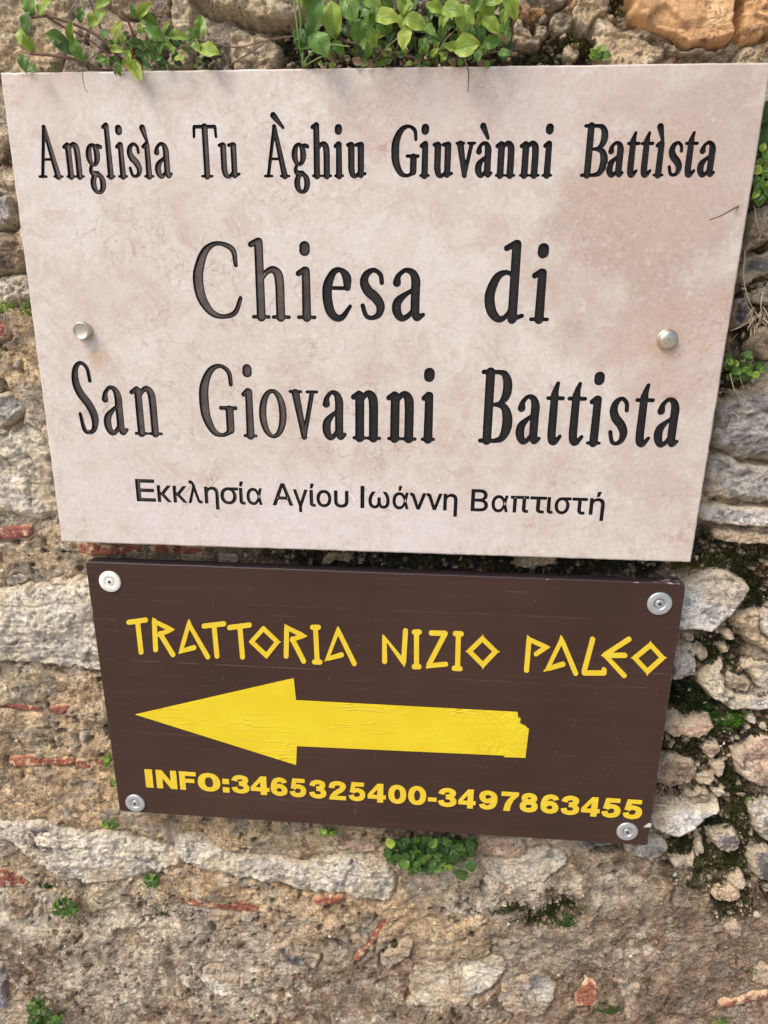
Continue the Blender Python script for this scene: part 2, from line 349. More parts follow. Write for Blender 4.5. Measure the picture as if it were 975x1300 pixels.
def leaf_mat(name, c1, c2, cv, yel=0.0):
    m, t, b, o = mat_new(name); N = NT(t)
    uv = N.add('ShaderNodeUVMap').outputs[0]; sep = N.add('ShaderNodeSeparateXYZ'); N.l.new(uv, sep.inputs[0])
    av = N.math('ABSOLUTE', N.math('SUBTRACT', sep.outputs[1], 0.5))
    mid = N.ramp(av, 0.035, 0.01)
    s = N.math('SUBTRACT', sep.outputs[0], N.math('MULTIPLY', av, 0.9))
    sv = N.ramp(N.math('ABSOLUTE', N.math('SUBTRACT', N.math('FRACT', N.math('MULTIPLY', s, 6.0)), 0.5)), 0.10, 0.02)
    oi = N.add('ShaderNodeObjectInfo'); rnd = oi.outputs['Random']
    n = N.noise(N.geo(), 160, 4, 0.6)
    col = N.mix(N.ramp(N.math('ADD', N.math('MULTIPLY', n, 0.9), N.math('MULTIPLY', rnd, 0.5)), 0.4, 1.0), c1, c2)
    col = N.mix(N.math('MULTIPLY', N.math('MAXIMUM', mid, N.math('MULTIPLY', sv, 0.5)), 0.45), col, cv)
    if yel: col = N.mix(N.math('MULTIPLY', N.ramp(N.math('ADD', N.math('ADD', av, N.math('MULTIPLY', sep.outputs[0], 0.25)), N.math('MULTIPLY', N.noise(N.geo(), 90, 3), 0.3)), 0.45, 0.8), yel), col, (0.50, 0.50, 0.10))
    N.put(b.inputs['Base Color'], col); b.inputs['Roughness'].default_value = 0.42; b.inputs['Specular IOR Level'].default_value = 0.4
    hh = N.math('ADD', N.math('MULTIPLY', mid, -1.0), N.math('MULTIPLY', sv, -0.6)); N.put(b.inputs['Normal'], N.bump(hh, 0.5, 0.0012))
    tr = N.add('ShaderNodeBsdfTranslucent'); N.put(tr.inputs[0], N.mix(0.5, col, c2)); mx = N.add('ShaderNodeMixShader'); mx.inputs[0].default_value = 0.3
    N.l.new(b.outputs[0], mx.inputs[1]); N.l.new(tr.outputs[0], mx.inputs[2]); N.l.new(mx.outputs[0], o.inputs[0]); return m
M_leaf = {
    'b': leaf_mat('leaf_bright', (0.13, 0.24, 0.026), (0.28, 0.40, 0.05), (0.05, 0.13, 0.025), 0.4),
    'y': leaf_mat('leaf_yellow_green', (0.17, 0.31, 0.04), (0.40, 0.45, 0.06), (0.08, 0.19, 0.03), 0.8),
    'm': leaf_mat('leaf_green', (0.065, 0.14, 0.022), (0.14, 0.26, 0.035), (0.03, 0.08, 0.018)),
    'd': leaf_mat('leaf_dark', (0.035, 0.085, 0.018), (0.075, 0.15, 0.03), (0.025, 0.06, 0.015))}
M_leaf['n'] = leaf_mat('leaf_dry', (0.16, 0.10, 0.05), (0.30, 0.21, 0.10), (0.10, 0.06, 0.03))
M_stem = plain('reddish_stem', alb(120, 78, 62), 0.6, var=0.3, bscale=200)
M_stemg = plain('green_stem', alb(110, 120, 55), 0.6, var=0.2, bscale=200)
M_twig = plain('dry_twig', alb(112, 88, 70), 0.8, var=0.35, bscale=300)
M_twigl = plain('pale_dry_root', alb(176, 150, 122), 0.8, var=0.3, bscale=300)
M_grass = plain('grass_blade', (0.16, 0.26, 0.07), 0.5, var=0.2, bscale=100)
def moss_mat():
    m, t, b, o = mat_new('moss_green'); N = NT(t); c, a, _ = N.attr('Col')
    N.put(b.inputs['Base Color'], c); b.inputs['Roughness'].default_value = 0.8; b.inputs['Specular IOR Level'].default_value = 0.15; return m
M_moss = moss_mat()
def metal(name, c, rough, met=1.0, sc=400, bmp=0.2):
    m, t, b, o = mat_new(name); N = NT(t); p = N.geo(); n = N.noise(p, sc, 4, 0.6); n2 = N.noise(p, 90, 4, 0.6)
    N.put(b.inputs['Base Color'], N.mix(N.ramp(n2, 0.35, 0.7), c, tuple(x * 0.8 for x in c)))
    N.put(b.inputs['Roughness'], N.ramp(n, 0.3, 0.7, rough - 0.06, rough + 0.08)); b.inputs['Metallic'].default_value = met
    N.put(b.inputs['Normal'], N.bump(n, bmp, 0.0002)); return m
M_zinc = metal('zinc_plated_steel', (0.56, 0.58, 0.59), 0.42, 0.85)
M_cream = metal('cream_plated_steel', (0.84, 0.83, 0.76), 0.45, 0.25)
M_brass = metal('aged_nickel_cap', (0.60, 0.55, 0.46), 0.34, 0.95)
M_recess = plain('screw_recess', (0.05, 0.05, 0.05), 0.5, 0.5)
M_paper = plain('torn_paper', alb(205, 196, 190), 0.7, var=0.1)

# ------------------------------------------------------------------ ground below the wall
me = mesh_np('ground', np.array([(-30, -30, 0), (30, -30, 0), (30, 30, 0), (-30, 30, 0)], float), np.array([[0, 1, 2, 3]]), False)
g = link('ground', me, plain('pale_paving', (0.36, 0.33, 0.28), 0.9, var=0.2, bscale=4)); base(g, 'ground', 'pale stone paving in front of the wall', None, None, 'structure')

# ------------------------------------------------------------------ the wall
C_ = dict(
    lime=[(214, 204, 188), (186, 176, 164), (222, 208, 182), 26],
    grey=[(168, 162, 156), (128, 124, 124), (192, 184, 172), 30],
    dgrey=[(112, 108, 110), (76, 72, 74), (148, 140, 132), 40],
    purp=[(150, 140, 138), (116, 108, 112), (186, 172, 158), 40],
    tan=[(196, 172, 138), (168, 146, 116), (214, 196, 168), 28],
    brown=[(142, 120, 100), (110, 92, 76), (172, 150, 126), 28],
    orange=[(202, 160, 114), (184, 142, 102), (210, 174, 132), 20],
    pink=[(206, 170, 148), (180, 148, 130), (216, 194, 172), 30],
    white=[(214, 208, 202), (180, 176, 176), (226, 220, 210), 34],
    blue=[(132, 138, 170), (100, 104, 136), (150, 154, 178), 60],
    brick=[(150, 86, 64), (116, 68, 56), (160, 104, 82), 90],
    brickr=[(134, 76, 64), (104, 60, 54), (148, 98, 84), 90],
)
# (kind of piece, tint, proudness mm, edge width mm, moat mm, polygon in photo pixels traced onto the wall face)
ST = [
 ('s','orange',16,5,7,[(792,-60),(1000,-60),(940,-20),(934,20),(928,48),(905,60),(880,63),(848,52),(820,38),(797,24)]),
 ('s','orange',13,6,8,[(942,-50),(1040,-50),(1030,35),(985,40),(958,50),(943,44),(938,15)]),
 ('s','tan',11,7,5,[(748,22),(768,14),(796,30),(826,40),(846,55),(843,74),(815,92),(775,95),(756,75)]),
 ('s','brown',15,3,2,[(840,54),(872,64),(906,61),(926,52),(922,62),(900,70),(868,73),(846,70)]),
 ('s','tan',22,7,12,[(238,-50),(455,-50),(440,5),(402,18),(352,34),(300,22),(262,10),(240,-8)]),
 ('s','tan',14,8,6,[(-60,-50),(110,-50),(88,2),(86,50),(64,100),(-60,100)]),
 ('s','pink',14,6,5,[(136,-50),(205,-50),(196,0),(172,22),(150,18),(134,4)]),
 ('s','tan',15,7,8,[(206,-40),(236,-30),(250,20),(246,60),(238,95),(205,95),(215,40)]),
 ('s','tan',9,6,5,[(293,33),(340,40),(356,60),(350,94),(296,94),(288,60)]),
 ('s','grey',8,4,4,[(205,72),(232,66),(243,84),(230,96),(205,92)]),
 ('s','tan',14,4,6,[(654,22),(666,24),(674,38),(684,46),(681,57),(665,60),(652,54),(647,42)]),
 ('s','brown',17,5,9,[(664,-50),(745,-50),(722,-4),(706,12),(674,14),(664,4)]),
 ('s','tan',14,6,6,[(735,-40),(784,-40),(776,12),(756,28),(742,42),(730,30),(728,5)]),
 ('s','tan',9,4,4,[(700,14),(722,8),(730,24),(712,40),(698,34)]),
 ('s','tan',8,3,3,[(715,55),(730,50),(738,66),(728,78),(714,70)]),
 ('s','tan',9,4,4,[(680,30),(694,26),(697,40),(688,46),(680,40)]),
 ('s','tan',8,6,3,[(940,60),(958,52),(1000,44),(1005,95),(930,95)]),
 ('s','dgrey',24,5,0,[(36,1046),(60,1042),(80,1051),(78,1072),(60,1082),(40,1072)]),
 # right edge
 ('s','brown',15,7,10,[(944,318),(952,268),(1010,250),(1010,296),(968,308),(950,320)]),
 ('s','dgrey',12,5,8,[(936,352),(946,324),(1010,306),(1010,345),(962,356),(940,366)]),
 ('s','grey',12,5,8,[(938,370),(962,360),(1010,352),(1010,385),(970,388),(948,382)]),
 ('s','dgrey',12,4,8,[(930,385),(946,374),(956,388),(954,412),(940,422),(926,412)]),
 ('s','brown',13,6,8,[(958,420),(1010,412),(1010,452),(968,456),(950,440)]),
 ('s','grey',19,9,10,[(912,508),(938,496),(1010,490),(1010,584),(955,586),(918,574),(900,560)]),
 ('s','grey',20,8,4,[(896,574),(918,578),(955,590),(1010,590),(1010,640),(950,638),(886,630)]),
 ('s','white',21,4,12,[(882,636),(950,643),(1010,646),(1010,668),(945,669),(915,667),(880,660)]),
 ('s','pink',10,4,5,[(902,673),(940,676),(1010,676),(1010,692),(938,693),(912,687)]),
 ('s','white',24,4,12,[(850,738),(872,736),(901,723),(922,724),(936,732),(952,742),(944,758),(924,783),(903,802),(885,798),(852,799)]),
 ('s','tan',14,5,8,[(931,781),(954,773),(966,774),(962,795),(970,812),(1000,822),(1000,850),(974,832),(958,819),(941,804)]),
 ('s','white',17,5,6,[(965,777),(1010,773),(1010,814),(972,810),(962,794)]),
 ('s','grey',16,3,8,[(852,821),(882,822),(883,854),(876,863),(850,865)]),
 ('s','dgrey',9,3,4,[(884,828),(897,826),(904,838),(890,844)]),
 ('s','tan',8,3,4,[(914,826),(926,822),(930,830),(918,834)]),
 ('s','pink',9,3,4,[(868,805),(882,806),(882,818),(870,818)]),
 ('s','pink',8,3,4,[(915,800),(932,802),(938,818),(922,816)]),
 ('s','lime',13,5,7,[(890,866),(900,848),(917,841),(920,858),(918,872),(936,882),(922,890),(900,885)]),
 ('s','lime',13,5,6,[(944,846),(960,841),(1010,848),(1010,884),(966,880),(956,862)]),
 ('s','white',14,4,7,[(922,893),(940,883),(1010,886),(1010,900),(930,903)]),
 ('s','brown',8,3,3,[(920,862),(932,856),(950,864),(958,874),(944,878),(926,874)]),
 ('s','pink',13,5,8,[(842,915),(860,911),(875,922),(905,914),(908,926),(893,938),(864,938),(842,932)]),
 ('s','white',8,3,3,[(952,912),(962,911),(965,918),(962,924),(953,922)]),
 ('s','pink',12,6,6,[(935,960),(946,950),(972,936),(1010,950),(1010,1004),(968,1003),(938,984)]),
 ('s','pink',8,3,4,[(890,950),(914,945),(920,954),(902,966)]),
 ('s','brown',12,6,7,[(832,966),(860,960),(880,967),(886,985),(880,1000),(850,1002),(828,994)]),
 ('s','tan',11,3,5,[(886,986),(900,985),(912,991),(901,999),(889,998)]),
 ('s','grey',11,3,5,[(905,973),(921,970),(922,984),(911,990)]),
 ('s','grey',9,3,4,[(905,1005),(921,1004),(922,1011),(912,1015)]),
 ('s','brown',8,4,4,[(868,1010),(894,1004),(906,1018),(886,1024)]),
 ('s','white',21,5,12,[(824,1030),(836,1024),(863,1022),(903,1024),(915,1016),(914,1028),(888,1042),(880,1053),(856,1062),(824,1050)]),
 ('s','purp',12,4,6,[(902,1063),(915,1058),(938,1058),(942,1069),(934,1080),(913,1080)]),
 ('s','lime',12,6,6,[(950,1024),(972,1010),(1010,1010),(1010,1080),(975,1075),(962,1058)]),
 ('s','lime',10,2.5,4,[(890,1063),(894,1076),(895,1086),(885,1085),(884,1077)]),
 ('s','grey',14,6,7,[(808,1064),(845,1068),(850,1080),(838,1094),(812,1092),(790,1082)]),
 ('s','purp',11,4,5,[(852,1095),(870,1097),(886,1092),(880,1104),(862,1110)]),
 ('s','lime',11,4,5,[(933,1118),(945,1108),(949,1124),(941,1136),(932,1128)]),
 ('s','dgrey',12,5,6,[(952,1090),(975,1082),(1010,1086),(1010,1122),(965,1122)]),
 ('s','brickr',9,4,3,[(905,1137),(938,1133),(943,1143),(925,1150),(910,1146)]),
 ('s','purp',10,4,3,[(922,1180),(944,1176),(943,1190),(931,1197)]),
 ('s','purp',9,5,2,[(782,1252),(815,1250),(812,1268),(802,1300),(792,1296),(790,1270)]),
 ('s','grey',9,6,3,[(955,1236),(1010,1222),(1010,1258),(960,1256)]),
 # below the board
 ('s','pink',14,4,7,[(598,1060),(665,1062),(668,1084),(652,1091),(620,1087),(604,1082)]),
 ('s','lime',11,8,4,[(608,1090),(652,1093),(668,1080),(710,1074),(728,1092),(702,1118),(675,1134),(640,1134),(618,1114)]),
 ('s','dgrey',8,4,5,[(705,1060),(780,1068),(776,1080),(735,1086),(712,1078)]),
 ('s','purp',14,5,6,[(500,1206),(515,1190),(531,1199),(524,1212),(505,1229),(490,1238),(483,1228),(482,1218)]),
 ('s','lime',10,8,5,[(520,1232),(540,1220),(600,1218),(636,1214),(646,1230),(630,1255),(605,1270),(590,1282),(540,1286),(516,1268)]),
 ('s','lime',13,7,8,[(222,1056),(262,1068),(300,1090),(345,1090),(382,1100),(430,1086),(492,1090),(503,1120),(500,1146),(470,1147),(432,1136),(405,1139),(372,1129),(300,1116),(260,1106),(218,1090)]),
 ('s','pink',9,5,5,[(418,1072),(450,1070),(485,1078),(470,1086),(430,1084)]),
 ('s','dgrey',12,4,7,[(350,1202),(366,1198),(379,1211),(394,1212),(408,1216),(400,1228),(372,1230),(352,1222)]),
 ('s','lime',7,8,1,[(254,1226),(288,1220),(312,1240),(302,1268),(270,1270),(250,1250)]),
 ('s','lime',18,9,9,[(-60,1046),(15,1040),(51,1039),(85,1049),(115,1054),(154,1056),(186,1066),(213,1075),(230,1086),(232,1100),(205,1107),(180,1115),(144,1123),(110,1122),(77,1110),(46,1097),(26,1082),(0,1067),(-60,1062)]),
 ('s','brown',9,5,4,[(4,1133),(33,1133),(41,1150),(37,1170),(15,1172),(4,1158)]),
 ('s','white',6,2,2,[(38,1158),(46,1155),(50,1162),(44,1168),(38,1165)]),
 ('s','blue',7,3,9,[(-60,1226),(-4,1226),(5,1236),(7,1244),(4,1252),(8,1262),(8,1320),(-60,1320)]),  # unidentified blue thing at the left edge, modelled as a stone
 ('s','lime',6,5,2,[(172,1205),(186,1200),(188,1218),(176,1220)]),
 ('s','grey',7,7,2,[(140,1180),(166,1176),(176,1200),(160,1226),(142,1215)]),
 ('s','grey',6,6,3,[(330,1178),(350,1170),(356,1186),(340,1192)]),
 ('s','lime',6,5,1,[(441,1186),(458,1183),(463,1198),(450,1208),(440,1200)]),
 ('s','grey',8,6,3,[(640,1250),(690,1236),(712,1262),(690,1300),(646,1296),(628,1272)]),
 ('s','grey',7,7,3,[(-20,1280),(30,1262),(44,1290),(30,1320),(-20,1320)]),
 # left strip
 ('s','grey',14,6,8,[(-50,235),(6,240),(13,258),(20,282),(6,290),(-50,290)]),
 ('s','brown',12,6,6,[(-50,294),(18,292),(28,330),(30,345),(0,350),(-50,352)]),
 ('s','lime',13,5,6,[(-50,352),(12,350),(32,348),(42,378),(20,386),(-50,382)]),
 ('s','dgrey',8,3,4,[(12,462),(22,454),(25,468),(16,474)]),
 ('s','grey',14,6,6,[(-50,500),(10,498),(22,507),(30,517),(22,535),(8,542),(-50,550)]),
 ('s','lime',10,12,3,[(-50,556),(15,545),(32,532),(58,545),(66,580),(74,620),(76,650),(45,664),(10,655),(-50,656)]),
 ('s','purp',7,4,3,[(4,734),(22,729),(33,735),(26,745),(6,746)]),
 ('s','lime',15,8,6,[(-50,752),(40,744),(80,735),(125,732),(140,800),(146,858),(95,852),(60,846),(20,842),(-50,846)]),
 ('s','white',7,3,2,[(68,676),(76,675),(77,682),(70,684)]),
 ('s','grey',7,5,3,[(96,935),(106,932),(112,940),(104,948),(97,945)]),
 ('s','purp',9,4,4,[(276,703),(300,701),(306,712),(300,720),(274,720)]),
 ('s','tan',9,5,6,[(655,707),(705,709),(712,722),(650,722)]),
 ('s','brown',8,5,4,[(410,702),(440,702),(450,716),(405,716)]),
 # bricks
 ('b','brick',6,3,3,[(92,690),(180,692),(181,706),(120,708),(96,706)]),
 ('b','brick',5,3,3,[(186,693),(262,696),(264,707),(188,706)]),
 ('b','brickr',8,3,4,[(-50,674),(20,668),(36,669),(38,675),(33,686),(15,686),(-50,692)]),
 ('b','brickr',6,2,3,[(-50,894),(10,894),(50,900),(49,906),(20,905),(-50,902)]),
 ('b','brickr',7,2,3,[(58,900),(88,897),(80,908),(72,912),(60,907)]),
 ('b','brick',8,2.5,5,[(6,963),(40,961),(52,966),(90,965),(90,975),(62,975),(8,978)]),
 ('b','brick',8,2.5,5,[(92,966),(118,968),(136,968),(128,976),(106,981),(93,977)]),
 ('b','brickr',7,3,3,[(-50,1106),(2,1108),(14,1110),(35,1124),(31,1131),(-50,1132)]),
 ('b','brick',8,2.5,4,[(223,1141),(260,1147),(329,1151),(327,1164),(290,1160),(228,1151)]),
 ('b','brick',11,2,6,[(395,1143),(437,1137),(436,1148),(410,1152),(397,1149)]),
 ('b','brick',6,2,2,[(484,1170),(497,1172),(457,1225),(445,1224)]),
 ('b','brickr',5,2.5,2,[(755,1171),(795,1163),(797,1169),(759,1179)]),
 ('b','brick',7,3,3,[(738,1256),(746,1250),(761,1253),(760,1272),(750,1285),(734,1282),(732,1268)]),
 ('b','brickr',6,2.5,3,[(916,1281),(975,1265),(1010,1258),(1010,1268),(975,1274),(919,1286)]),
 ('b','brickr',9,3,4,[(-50,402),(2,406),(8,415),(6,432),(-50,436)]),
]
def chaikin(P, n=1):
    P = np.asarray(P, float)
    for _ in range(n):
        Q = np.roll(P, -1, 0); P = np.stack([0.8 * P + 0.2 * Q, 0.2 * P + 0.8 * Q], 1).reshape(-1, 2)
    return P
stones = []
for (k, tint, proud, ew, moat, pl) in ST:
    a = np.array(pl, float); x, z = px2w(a[:, 0], a[:, 1], -0.004); P = chaikin(np.stack([x, z], 1), 1)
    stones.append([k, tint, proud / 1000, ew / 1000, moat / 1000, P, True])
# more courses of the same rubble outside the frame
rs = random.Random(3)
zc = 0.12
while zc < 2.55:
    xc = -1.5 + rs.uniform(-0.1, 0.1); rowh = rs.uniform(0.07, 0.14)
    while xc < 1.5:
        ww = rs.uniform(0.09, 0.24)
        u, v = w2px(np.array([xc - ww / 2, xc + ww / 2, xc]), 0.0, np.array([zc, zc, zc]))
        inview = ((u > -75) & (u < 1045) & (v > -85) & (v < 1370)).any()
        if not inview and not (abs(xc) < 0.33 and 1.0 < zc < ZT):
            hh = rowh * rs.uniform(0.36, 0.46); n = rs.randint(7, 10); ph = rs.uniform(0, 6)
            P = np.array([(xc + ww * 0.46 * math.copysign(abs(math.cos(ph + 6.2832 * i / n)) ** 0.6, math.cos(ph + 6.2832 * i / n)) * rs.uniform(.85, 1.05),
                           zc + hh * math.copysign(abs(math.sin(ph + 6.2832 * i / n)) ** 0.6, math.sin(ph + 6.2832 * i / n)) * rs.uniform(.85, 1.05)) for i in range(n)])
            stones.append(['s', rs.choice(['lime', 'lime', 'grey', 'tan', 'brown', 'pink', 'white']), rs.uniform(.008, .018), .008, .005, chaikin(P, 1), False])
        xc += ww + rs.uniform(0.01, 0.03)
    zc += rowh + 0.012

# zones of the mortar (photo pixels): soil weight, colour tints
SOIL = [(705,70,60,45,1),(600,75,120,28,1),(500,50,150,50,1),(390,70,60,30,1),(395,40,50,25,.9),(250,75,60,25,.7),(780,10,14,22,.8),(968,200,30,75,1),(960,300,35,60,.9),(950,400,35,60,1),(930,480,30,25,.9),
        (930,700,85,32,1),(965,735,45,50,1),(860,712,60,14,.9),(925,800,40,30,1),(900,835,60,35,1),(885,890,55,40,1),(960,860,25,22,.7),(945,930,70,40,1),(920,960,60,45,1),(925,1020,50,50,1),(890,1080,60,35,1),
        (940,1060,70,60,.9),(950,1130,60,28,.9),(935,1155,30,22,.9),(860,945,55,28,1),(840,1005,30,25,1),(700,1155,52,16,.8),(620,704,280,30,1.4),(440,704,110,22,1.0),(790,1075,60,10,.6),(958,1200,22,10,.3),
        (870,1112,45,16,.5),(130,965,16,8,.3),(60,1120,22,8,.4)]
TINT = [((198,168,130),.9,[(110,1000,140,50),(60,1100,110,35),(120,900,60,60),(60,475,70,70),(330,1130,150,40),(300,1050,150,25),(640,1170,90,45),(730,1110,80,30),(300,1180,60,25),(500,1160,60,40),(330,1260,60,20),(90,890,80,40),(70,700,70,30)]),
        ((112,90,70),1.0,[(40,1225,50,42),(110,1240,70,40),(230,1200,60,40),(200,1260,120,50),(0,1210,30,30),(400,1270,60,40),(700,1220,60,60)]),
        ((144,120,98),1.0,[(830,1200,110,50),(880,1250,120,40),(860,1285,120,30),(780,1230,60,50),(640,1290,90,30),(450,1250,60,40),(560,1290,80,20)]),
        ((212,196,174),.9,[(100,1240,40,30),(160,1180,60,35),(230,1170,50,25),(300,1235,60,50),(30,600,60,90),(60,790,80,60),(700,1130,60,25),(600,1130,60,30),(770,1130,60,30),(700,1200,60,30),(20,1150,40,40),(150,1230,40,60)]),
        ((212,158,100),.7,[(10,85,30,30),(700,30,60,30),(880,75,60,20),(740,30,40,30)])]
def zone(u, v, L, sharp=1.0):
    wsum = np.zeros(u.shape)
    for q in L:
        cx, cy, rx, ry = q[:4]; k = q[4] if len(q) > 4 else 1
        m = (np.abs(u - cx) < rx * 2.2) & (np.abs(v - cy) < ry * 2.2)
        if m.any():
            e = np.zeros(u.shape); r2 = ((u[m] - cx) / rx) ** 2 + ((v[m] - cy) / ry) ** 2
            e[m] = k * np.exp(-(r2 ** 1.5) * 0.8); wsum = np.maximum(wsum, e)
    return wsum

def axis(lo, hi, a, b, step):
    core = np.arange(a, b, step); out_l = []; s = step; x = a
    while x > lo: s *= 1.055; x -= s; out_l.append(x)
    out_r = []; s = step; x = core[-1]
    while x < hi: s *= 1.055; x += s; out_r.append(x)
    return np.array(out_l[::-1] + list(core) + out_r)
xs = axis(-2.2, 2.2, -0.50, 0.50, 0.00155); zs = axis(0.02, 2.7, ZT - 1.10, ZT + 0.10, 0.00155)
X, Z = np.meshgrid(xs, zs)
U, V_ = w2px(X, 0.0, Z)
behind = (U < -200) | (U > 1200) | (V_ < -200) | (V_ > 1500)
wu = U + 34 * (fbm(X, Z, 30, 4, 3) - 0.5); wv = V_ + 34 * (fbm(X, Z, 30, 4, 8) - 0.5)
soil = np.clip(zone(wu, wv, SOIL) * 1.7 - 0.25 + 0.5 * (fbm(X, Z, 70, 4, 11) - 0.5), 0, 1)
# far from the frame: soil pockets at random
soil = np.where(behind, sstep(0.6, 0.75, fbm(X, Z, 5, 3, 77)), soil)

def mortar_height(X, Z, soil):
    rough = (fbm(X, Z, 9, 4, 1) - 0.5) * 0.016 + (fbm(X, Z, 45, 4, 2) - 0.5) * 0.008 + (fbm(X, Z, 200, 3, 4, 0.7) - 0.5) * 0.0046
    f1, f2, _ = worley(X, Z, 130, 12)
    lump = (0.45 - f1) * 0.0035
    H = rough + lump * 0.3
    H -= soil * 0.0045
    f1b, f2b, idb = worley(X + 0.004 * (fbm(X, Z, 90, 2, 5) - .5), Z, 170, 21)
    H += soil * (sstep(0.05, 0.3, f2b - f1b) * 0.0045 * (0.4 + idb) - 0.002) + soil * (fbm(X, Z, 60, 3, 6) - 0.5) * 0.012
    cav = sstep(0.66, 0.73, fbm(X, Z, 120, 3, 41)) * sstep(0.45, 0.6, fbm(X, Z, 22, 3, 43)); H -= cav * 0.004
    return H, idb, sstep(0.08, 0.35, f2b - f1b), cav
H, idb, cell, cav = mortar_height(X, Z, soil)
H0 = H.copy()
zx = np.interp
for s_ in stones:
    P = s_[5]; mg = 0.03
    i0, i1 = np.searchsorted(xs, [P[:, 0].min() - mg, P[:, 0].max() + mg]); j0, j1 = np.searchsorted(zs, [P[:, 1].min() - mg, P[:, 1].max() + mg])
    if i1 <= i0 or j1 <= j0: continue
    sx = X[j0:j1, i0:i1]; sz = Z[j0:j1, i0:i1]
    dd = poly_sdf(P, sx + 0.004 * (fbm(sx, sz, 70, 3, 5) - .5), sz + 0.004 * (fbm(sx, sz, 70, 3, 6) - .5))
    H[j0:j1, i0:i1] -= sstep(0.001, 0.006, dd) * 0.010
    below = sstep(0.5, -0.5, (sz - P[:, 1].mean()) / max(0.01, np.ptp(P[:, 1]) / 2))
    nz = fbm(sx, sz, 40, 3, 15)
    mo = s_[4] * (0.3 + 1.3 * below) * sstep(0.30, 0.62, nz)
    ring = sstep(-0.006, -0.0005, dd) * (1 - sstep(0.001, 0.004, dd))
    H[j0:j1, i0:i1] -= ring * mo
def tint_mix(base_c, lay):
    c = base_c
    for cc, wt in lay: c = c * (1 - wt[..., None]) + alb(*cc) * wt[..., None]
    return c
n1 = fbm(X, Z, 14, 5, 51, 0.6); n2 = fbm(X, Z, 40, 5, 52, 0.6); n3 = fbm(X, Z, 110, 4, 53, 0.6); n4 = fbm(X, Z, 25, 5, 54, 0.6)
colr = np.ones(X.shape + (3,)) * alb(188, 164, 136)
lay = [((212, 198, 172), sstep(0.45, 0.66, n1) * 0.8), ((158, 136, 110), sstep(0.5, 0.66, n2) * 0.7)]
for cc, wt, L in TINT:
    lay.append((cc, np.clip(zone(wu, wv, L) * wt * (0.35 + 1.3 * sstep(0.3, 0.62, n4)), 0, 0.95)))
lay += [((216, 200, 176), sstep(0.60, 0.70, n3) * 0.45), ((122, 100, 78), sstep(0.57, 0.68, fbm(X, Z, 75, 4, 55, .6)) * 0.7), ((160, 150, 138), sstep(0.55, 0.66, fbm(X, Z, 33, 5, 56, .6)) * 0.65)]
lay.append(((92, 76, 52), cav * 0.75))
lay.append(((128, 106, 88), zone(wu, wv, [(250,1240,260,70,.7),(830,1220,190,110,1.2),(560,1260,160,50),(60,1250,90,60,.9)]) * 0.45 * (0.5 + fbm(X, Z, 30, 3, 93))))
# pale crusts of lime over the brown foot of the wall
lay.append(((210, 194, 172), sstep(0.55, 0.61, fbm(X, Z, 90, 4, 58, .65)) * zone(wu, wv, [(170,1230,190,70),(60,1240,60,60),(330,1250,120,50),(560,1270,90,30),(820,1205,60,30)]) * 0.8))
colr = tint_mix(colr, lay)
colr = colr * (0.80 + 0.40 * sstep(0.3, 0.7, fbm(X, Z, 62, 4, 91, .6)))[..., None] * (0.86 + 0.28 * sstep(0.35, 0.65, fbm(X, Z, 130, 3, 92, .6)))[..., None]
sc = tint_mix(np.ones(X.shape + (3,)) * alb(52, 43, 28), [((72, 70, 33), sstep(0.42, 0.62, fbm(X, Z, 36, 4, 61)) * 0.75), ((108, 84, 52), sstep(0.5, 0.66, fbm(X, Z, 55, 3, 62)) * 0.7),
      ((44, 38, 26), (1 - cell) * 0.75), ((160, 138, 110), ((idb > 0.74) * cell) * 0.7), ((206, 192, 166), ((idb > 0.88) * cell) * 0.7)])
colr = colr * (1 - soil[..., None]) + sc * soil[..., None]
Vv = np.stack([X.ravel(), -H.ravel(), Z.ravel()], 1)
me = mesh_np('mortar', Vv, grid_faces(len(xs), len(zs)), True, colr.reshape(-1, 3))
wall = empty('rubble_wall', (0, 0.05, 0), 'old rubble wall of pale limestone, brick fragments and tan lime mortar behind both signs', 'wall')
WO = Vector((0, 0.05, 0))
link('mortar', me, M_mortar, wall, -WO)
def hsample(x, z):
    x = np.asarray(x, float); z = np.asarray(z, float)
    i = np.clip(np.searchsorted(xs, x), 1, len(xs) - 1); j = np.clip(np.searchsorted(zs, z), 1, len(zs) - 1)
    return H[j, i]

